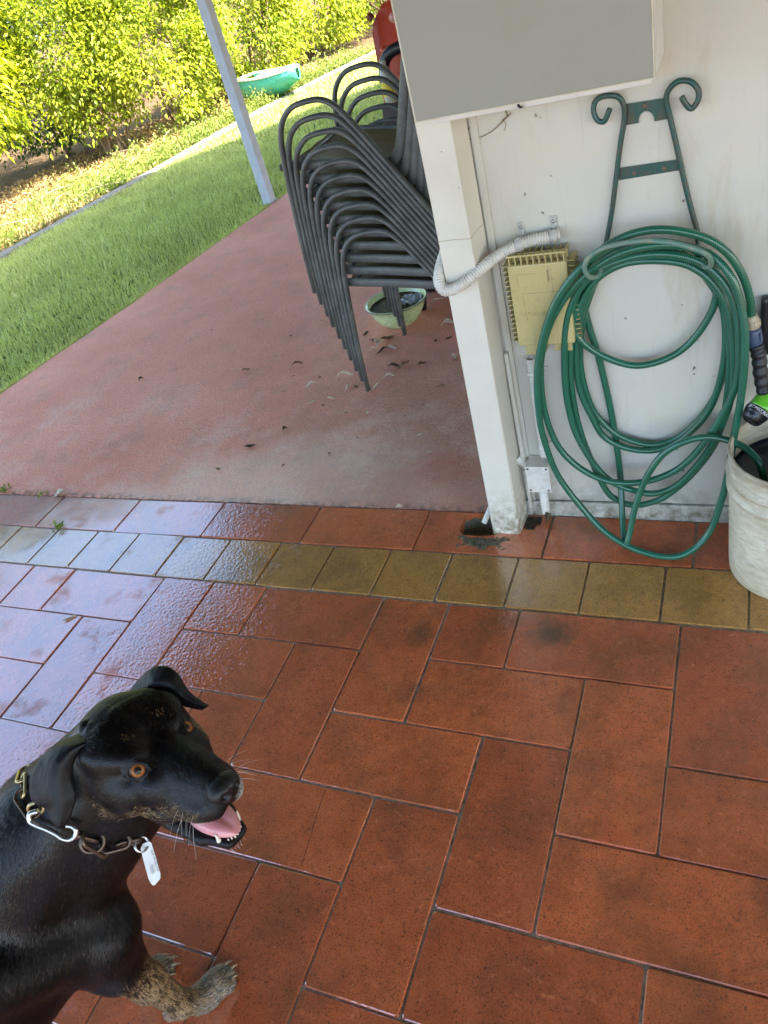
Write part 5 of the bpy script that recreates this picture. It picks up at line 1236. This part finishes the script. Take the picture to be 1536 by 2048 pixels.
# ---- short coat of hair over everything the camera could see
def coat_hair():
    F3 = np.concatenate([Fd[:, [0, 1, 2]], Fd[:, [0, 2, 3]]]); A_, B2, C2 = Vd[F3[:, 0]], Vd[F3[:, 1]], Vd[F3[:, 2]]
    nn = np.cross(B2-A_, C2-A_); ar = np.linalg.norm(nn, axis=1)/2; nn = nn/(2*ar[:, None]+1e-12); ce = (A_+B2+C2)/3
    ds = np.linalg.norm(ce-np.array(HO), axis=1); hw = 1-sm(ds, .13, .24); wgt = ar*(1+2.2*hw)*(ce[:, 1] > -1.5)
    hc_ = (ce-np.array(HO)) @ HMn / HS
    for e in EY: wgt = wgt*(np.linalg.norm(hc_-np.array([e.x+.002, e.y, e.z]), axis=1) > .0150)
    wgt = wgt*~((hc_[:, 0] > -.02) & (hc_[:, 0] < .093) & (abs(hc_[:, 1]) < .024) & (hc_[:, 2] < -.064) & (hc_[:, 2] > -.107))
    wgt = wgt*(np.linalg.norm((hc_-np.array([.103, 0, -.029]))/np.array([.018, .026, .019]), axis=1) > 1)
    N = 280000; k = rng.choice(len(F3), N, p=wgt/wgt.sum()); u = rng.uniform(0, 1, (N, 2)); fl = u.sum(1) > 1; u[fl] = 1-u[fl]
    p = A_[k]+(B2-A_)[k]*u[:, :1]+(C2-A_)[k]*u[:, 1:]; n = nn[k]; h = hw[k][:, None]; hl_ = hc_[k]
    back = np.array(HF)*-1+np.array(HL)*np.sign(hl_[:, 1:2])*.5*(hl_[:, :1] < .02)-np.array(HU)*.25*(hl_[:, 2:] < -.02)
    low = (1-sm(p[:, 2:], .28, .40)); bod = np.array(BF)*-.75+np.array([[0, 0, -.75]]); bod = bod*(1-low)+np.array([[.05, 0, -1.0]])*low
    paw_ = (1-sm(p[:, 2:], .05, .08)); bod = bod*(1-paw_)+np.array([[.5, .75, -.35]])*paw_
    d = back*h+bod*(1-h)+rng.normal(size=(N, 3))*.16; d -= n*(d*n).sum(1)[:, None]; d /= np.linalg.norm(d, axis=1)[:, None]+1e-9
    L = (.0095*(1-h)+.0056*h)*rng.uniform(.6, 1.25, (N, 1)); L = np.where(hl_[:, :1] > .03, np.where(h > .5, L*.55, L), L); L = L*(1-.35*paw_); w_ = .00052*(1-.3*h)
    s_ = np.cross(d, n); m_ = p+d*L*.55+n*L*.16; t_ = p+d*L+n*L*.17
    V = np.stack([p-s_*w_/2-n*.0003, p+s_*w_/2-n*.0003, m_+s_*w_*.4, m_-s_*w_*.4, t_], 1).reshape(-1, 3); i = np.arange(N)[:, None]*5
    F = np.concatenate([i+np.array([[0, 1, 2]]), i+np.array([[0, 2, 3]]), i+np.array([[3, 2, 4]])], 1).reshape(-1, 3)
    c3 = colr[F3[k, 0]]; st = .5+.5*np.sin(p[:, 0]*190+np.sin(p[:, 1]*170+p[:, 2]*90)*2.2+p[:, 2]*150); pt = c3[:, 0]*(.30+.62*st)
    r = rng.uniform(0, 1, N); C = np.empty((N, 3)); C[:] = np.array([.0011, .0011, .0016])*rng.uniform(.3, 3.0, (N, 1)); 
    warm = rng.uniform(0, 1, N) < .07; C[warm] = np.array([.055, .036, .016])*rng.uniform(.4, 1.4, (warm.sum(), 1))
    tn_ = r < pt; C[tn_] = np.array([.36, .24, .115])*rng.uniform(.35, 1.5, (tn_.sum(), 1)); gy2 = rng.uniform(0, 1, N) < c3[:, 1]*.7; C[gy2] = np.array([.42, .41, .37])*rng.uniform(.4, 1.4, (gy2.sum(), 1))
    C = np.repeat(np.concatenate([np.minimum(C, 1), np.ones((N, 1))], 1), 3, 0)
    t = NT('coat_hair'); t.p(col=t.attr('hc', 0), rough=.32, spec=.36)
    o = np_mesh('coat_hair', V, F, t.m, dg, True, {'hc': ('FACE', 'FLOAT_COLOR', C)}); o['kind'] = 'stuff'
coat_hair()
# eyes
def eye_mat():
    t = NT('amber_eye'); o = t.obj()
    ln = t.t.nodes.new('ShaderNodeVectorMath'); ln.operation = 'LENGTH'
    yz = t.n('Mapping', {'Vector': o, 'Scale': (0, 1, 1)}); t.t.links.new(yz, ln.inputs[0]); r = t.math('MULTIPLY', ln.outputs[1], 60)
    c = t.ramp(r, [(.0, (.003, .003, .004)), (.24, (.003, .003, .004)), (.275, (.14, .045, .010)), (.36, (.33, .125, .028)), (.48, (.20, .065, .014)), (.55, (.012, .007, .005)), (.75, (.02, .012, .01))])
    c = t.mix(t.math('MULTIPLY', t.mr(t.noise(700, o), .4, .6), .3), c, (.06, .02, .006))
    return t.p(col=c, rough=.6, coat=.35, coatr=.02, spec=.1)
EYEM = eye_mat()
for e in EY:
    s_ = 1 if e.y > 0 else -1; c = H(e.x-.0012, e.y-.0012*s_, e.z-.0006)
    look = ((CAM-c).normalized()*.75 + (HM @ Vector((.6, .8*s_, .1))).normalized()*.25).normalized()
    me = bpy.data.meshes.new('eye'); bm = bmesh.new(); bmesh.ops.create_uvsphere(bm, u_segments=28, v_segments=18, radius=.0118*HS); bm.to_mesh(me); bm.free()
    me.polygons.foreach_set('use_smooth', [True]*len(me.polygons)); me.materials.append(EYEM)
    o = bpy.data.objects.new('eye', me); COL.objects.link(o); o.parent = dg; o.matrix_parent_inverse = parent_world(dg).inverted()
    q = Vector((1, 0, 0)).rotation_difference(look); o.location = c; o.rotation_mode = 'QUATERNION'; o.rotation_quaternion = q
# nose
NOSE = simple('wet_black_nose', (.005, .0045, .005), .4, spec=.3, bump=.3, bscale=900, coat=.15)
bm = bmesh.new(); bmesh.ops.create_uvsphere(bm, u_segments=40, v_segments=28, radius=1)
for v in bm.verts:
    x, y, z = v.co; w_ = .0215*(1-.25*max(0, -z)); px = .0160*x; py = w_*y; pz = .0165*z
    for s_ in (-1, 1):      # nostrils
        d = math.hypot((py-s_*.0090)/.0040, (pz+.0020)/.0048)
        if x > 0 and d < 1.3: px -= .0085*(1-min(1, d/1.3)**2)
    if x > 0: px -= .0022*math.exp(-(py/.0016)**2)
    v.co = H(.1005+px, py, -.0285+pz)
mb = MB(); mb.bm(bm, sm=True); mb.build('nose', NOSE, dg)
# tongue, gums and teeth
TNG = NT('tongue'); TNG.p(col=TNG.mix(TNG.mr(TNG.noise(60), .3, .7), (.60, .22, .23), (.72, .34, .33)), rough=.28, sss=.15, coat=.4, coatr=.15, nor=TNG.bump(TNG.noise(420), .25, .001))
bm = bmesh.new(); bmesh.ops.create_uvsphere(bm, u_segments=32, v_segments=20, radius=1)
for v in bm.verts:
    x, y, z = v.co; g = math.exp(-(y/.22)**2)*.0028*(z > 0)
    v.co = H(.048+.041*x, .0215*y*(1-.12*x), -.0865+.0120*z-.0035*x-.010*(x*.5+.5)-g+.0035*(abs(y)**2)*(z > 0))
mb = MB(); mb.bm(bm, sm=True); mb.build('tongue', TNG.m, dg)
TOO = simple('teeth_ivory', (.74, .70, .58), .25, coat=.4)
def tooth(p, d, L, r):
    a = H(*p); b = H(p[0]+d[0]*L, p[1]+d[1]*L, p[2]+d[2]*L); mb = MB(); P = spline([a, a.lerp(b, .5)+HM @ Vector((.0008, 0, 0)), b], 4); mb.tube(P, list(np.linspace(r, r*.25, len(P))), 10); mb.build('tooth', TOO, dg)
for s_ in (-1, 1): tooth((.070, .0165*s_, -.1045), (.1, .15*s_, 1), .0130, .0034)
for y in (-.0105, -.0065, -.0022, .0022, .0065, .0105): tooth((.0815-.3*abs(y), y, -.1085), (.15, 0, 1), .0048, .0019)
# claws
CLAW = simple('claw_horn', (.42, .33, .20), .35, dirt=(.12, .09, .06), dirt_amt=.6, dirt_scale=120)
for tips in (tips1, tips2):
    for (c, f, r) in tips:
        mb = MB(); P = spline([c+Vector((0, 0, .003)), c+f*.007+Vector((0, 0, .0025)), c+f*.0145+Vector((0, 0, -.006))], 4); mb.tube(P, list(np.linspace(.0034, .0010, len(P))), 8); mb.build('claw', CLAW, dg)
# whiskers
WH = simple('pale_whisker', (.55, .52, .46), .4); wr = random.Random(5)
for s_ in (-1, 1):
    for q in range(7):
        a = Vector((.055+.007*(q % 4), .034*s_, -.040-.006*(q//2))); d = Vector((wr.uniform(.1, .7), s_*wr.uniform(.6, 1), wr.uniform(-.6, .1))).normalized(); L = wr.uniform(.02, .038)
        P = spline([H(*a), H(*(a+d*L*.5)), H(*(a+d*L+Vector((0, 0, -.006))))], 4); mb = MB(); mb.tube(P, list(np.linspace(.00035, .00010, len(P))), 5); mb.build('whisker', WH, dg)
for q in range(9):
    a = Vector((.070+.002*(q % 3), wr.uniform(-.012, .012), -.121)); d = Vector((wr.uniform(.2, .9), wr.uniform(-.5, .5), -.6)).normalized(); P = [H(*a), H(*(a+d*wr.uniform(.006, .013)))]; mb = MB(); mb.tube(P, [.0003, .0001], 5); mb.build('whisker', WH, dg)
# ears
EARM = FUR
def ear(Lp, Rp, dl, dr, bulge):
    V = []; n = len(Lp); m_ = 12; Lc = spline([PD(u, v, d) for (u, v), d in zip(Lp, dl)], 4); Rc = spline([PD(u, v, d) for (u, v), d in zip(Rp, dr)], 4); k = min(len(Lc), len(Rc)); F = []
    vd = -(ray(200, 1500)).normalized()
    fr_, bk_ = [], []
    for i in range(k):
        t = i/(k-1)
        for j in range(m_+1):
            s_ = j/m_; p = Lc[i].lerp(Rc[i], s_)+vd*(bulge*math.sin(math.pi*s_)*(.35+.65*math.sin(math.pi*min(1, .25+t*.75)))+.0012*math.sin(s_*9+t*5)); th = .0026*math.sin(math.pi*min(max(s_, .02), .98))**.5*(1 if i < k-1 else .2)+.0002
            fr_.append(p+vd*th); bk_.append(p-vd*th)
    V = fr_+bk_; N = len(fr_); w_ = m_+1
    for i in range(k-1):
        for j in range(m_):
            a = i*w_+j; F.append((a, a+1, a+w_+1, a+w_)); F.append((N+a, N+a+w_, N+a+w_+1, N+a+1))
    for i in range(k-1):
        for j in (0, m_): a = i*w_+j; F.append((a, a+w_, N+a+w_, N+a))
    for i in (0, k-1):
        for j in range(m_): a = i*w_+j; F.append((a, a+1, N+a+1, N+a))
    mb = MB(); mb.add(V, F, 0, True); return mb
def hdep(x, y, z): return (H(x, y, z)-CAM).dot(FW)
dR = hdep(-.075, -.062, .02); dLf = hdep(-.075, .058, .03)
e1 = ear([(160, 1466), (109, 1489), (76, 1522), (61, 1555), (60, 1592), (72, 1609), (92, 1619), (101, 1640), (113, 1655)], [(186, 1488), (164, 1500), (150, 1522), (146, 1542), (147, 1565), (154, 1587), (149, 1610), (141, 1635), (129, 1654)],
         [dR+.020, dR+.004, dR-.004, dR-.006, dR-.006, dR-.008, dR-.010, dR-.012, dR-.014], [dR-.012, dR-.014, dR-.016, dR-.016, dR-.015, dR-.014, dR-.014, dR-.014, dR-.015], .014)
o = e1.build('ear', FUR, dg); a = o.data.attributes.new('coat', 'FLOAT_COLOR', 'POINT'); a.data.foreach_set('color', [0, 0, 0, 1]*len(o.data.vertices))
e2 = ear([(250, 1392), (278, 1358), (305, 1335), (335, 1333), (358, 1350), (375, 1378), (398, 1398), (419, 1411)], [(285, 1402), (294, 1382), (303, 1380), (321, 1386), (339, 1398), (357, 1409), (380, 1416), (404, 1421)],
         [dLf+.012, dLf+.010, dLf+.002, dLf-.006, dLf-.010, dLf-.012, dLf-.014, dLf-.016], [dLf, dLf-.012, dLf-.018, dLf-.020, dLf-.020, dLf-.020, dLf-.020, dLf-.018], .008)
o = e2.build('ear', FUR, dg); a = o.data.attributes.new('coat', 'FLOAT_COLOR', 'POINT'); a.data.foreach_set('color', [0, 0, 0, 1]*len(o.data.vertices))
# inner ear flap behind the fold
# ---- chain collar
BR = simple('tarnished_chain', (.12, .085, .06), .38, metal=.75, dirt=(.05, .03, .02), dirt_amt=.7, dirt_scale=60)
BRB = simple('brass_chain', (.42, .33, .16), .3, metal=.9); CH = simple('bright_snap_hook', (.50, .50, .48), .28, metal=.9)
co = empty('chain_collar', tuple(PD(180, 1680, .98)), 'heavy chain collar with a bright snap hook round the dog\'s neck', 'collar')
def lk(c, d, nrm, L, W, r, mat, nm='chain_link'):
    d = d.normalized(); nrm = (nrm-d*nrm.dot(d)).normalized(); s_ = d.cross(nrm); P = []
    for q in range(24):
        a = 2*math.pi*q/24; x = math.cos(a); y = math.sin(a); P.append(c+d*((L/2-W/2)*(1 if x > 0 else -1)+W/2*x)+s_*(W/2*y))
    mb = MB(); mb.tube(P, r, 8, closed=True); return mb.build(nm, mat, co)
from mathutils.bvhtree import BVHTree
bvh = BVHTree.FromPolygons([tuple(v) for v in Vd], [tuple(f) for f in Fd])
def onskin(u, v, lift=.004):
    d = ray(u, v).normalized(); h = bvh.ray_cast(CAM, d)
    return (h[0]-d*lift, h[1]) if h[0] is not None else (PD(u, v, 1.02), -d)
seq = [((52, 1541), (46, 1556), BRB), ((48, 1556), (47, 1586), BRB), ((42, 1588), (64, 1626), BR), ((60, 1618), (78, 1618), BRB), ]
def lkpx(a, b, mat, W, r, twist=0, lift=.006, nm='chain_link'):
    A_, n1 = onskin(*a, lift); B__, n2 = onskin(*b, lift); d = B__-A_; nr = -(ray(*a)).normalized(); nr = Matrix.Rotation(R_(twist), 3, d.normalized()) @ nr
    return lk((A_+B__)/2, d, nr, d.length+2*r, W, r, mat, nm)
lkpx((50, 1536), (44, 1560), BRB, .016, .0024, 35); lkpx((47, 1552), (47, 1590), BRB, .012, .0022, 70); lkpx((40, 1584), (72, 1630), BR, .020, .0026, 10); lkpx((62, 1622), (82, 1612), BRB, .016, .0026, 20)
lkpx((150, 1672), (190, 1682), BR, .010, .0024, 80); lkpx((166, 1686), (204, 1682), BR, .026, .0030, 15); lkpx((168, 1672), (214, 1700), BR, .022, .0030, -35); lkpx((206, 1694), (256, 1680), BR, .018, .0028, 10); lkpx((238, 1690), (276, 1682), BR, .012, .0026, 70)
hk = [onskin(u, v, .012)[0] for u, v in ((76, 1622), (60, 1628), (60, 1642), (72, 1650), (92, 1658), (112, 1668), (124, 1676), (138, 1679), (150, 1672), (152, 1660), (143, 1652), (133, 1651))]
dd = [(p-CAM).dot(FW) for p in hk]; md_ = sorted(dd)[len(dd)//2]
hk = [PD(u, v, md_-.004) for u, v in ((76, 1622), (60, 1628), (60, 1642), (72, 1650), (92, 1658), (112, 1668), (124, 1676), (138, 1679), (150, 1672), (152, 1660), (143, 1652), (133, 1651))]
mb = MB(); mb.tube(spline(hk, 7), .0035, 12); mb.build('snap_hook', CH, co)
# tag on its split ring
rc = PD(283, 1690, 1.0); 
dT = (onskin(262, 1690, .0)[0]-CAM).dot(FW)-.004
for k in range(2): lk(PD(282+k*2, 1689, dT-.001*k), PD(290, 1702, dT)-PD(275, 1676, dT), -ray(282, 1689)+RX*.9+Vector((0, 0, .2)), .0195, .0195, .0011, CH, 'split_ring')
TAGM = simple('brushed_tag_metal', (.50, .50, .47), .5, metal=.35, dirt=(.5, .48, .42), dirt_amt=.6, dirt_scale=80)
poly = [(281, 1697), (286, 1687), (298, 1682), (303, 1686), (312, 1715), (321, 1747), (321, 1757), (309, 1771), (304, 1770), (297, 1758), (288, 1725)]
tp = [PD(u, v, dT+.003+(v-1690)*.00006) for u, v in poly]
tn = -(ray(300, 1725)).normalized()
bm = bmesh.new(); vs = [bm.verts.new(p) for p in tp]; f = bm.faces.new(vs); r = bmesh.ops.extrude_face_region(bm, geom=[f]); 
for v in [g for g in r['geom'] if isinstance(g, bmesh.types.BMVert)]: v.co -= tn*.0014
bmesh.ops.bevel(bm, geom=bm.edges[:], offset=.0005, segments=2, affect='EDGES'); mb = MB(); mb.bm(bm); tagp = mb.build('name_tag', TAGM, co)
INK = simple('stamped_dark', (.16, .15, .13), .6)
c0 = PD(306, 1722, dT+.0030); xa = (PD(294, 1690, dT+.003)-PD(317, 1760, dT+.0072)).normalized()
ya = tn.cross(xa); 
for s_, off, wd, sz in ((1, .0026, '04175241473', .0058), (1, -.0062, 'BESS', .0060)):
    cpos = PD(308, 1722, dT+.0049)+ya*(-off)*1.0+tn*.0011-(xa*.010 if wd == 'BESS' else xa*0)
    Mx = Matrix(((xa.x, ya.x, tn.x, cpos.x), (xa.y, ya.y, tn.y, cpos.y), (xa.z, ya.z, tn.z, cpos.z), (0, 0, 0, 1)))
    text_mesh('stamped_letters', wd, sz, Mx, INK, tagp, .0002)
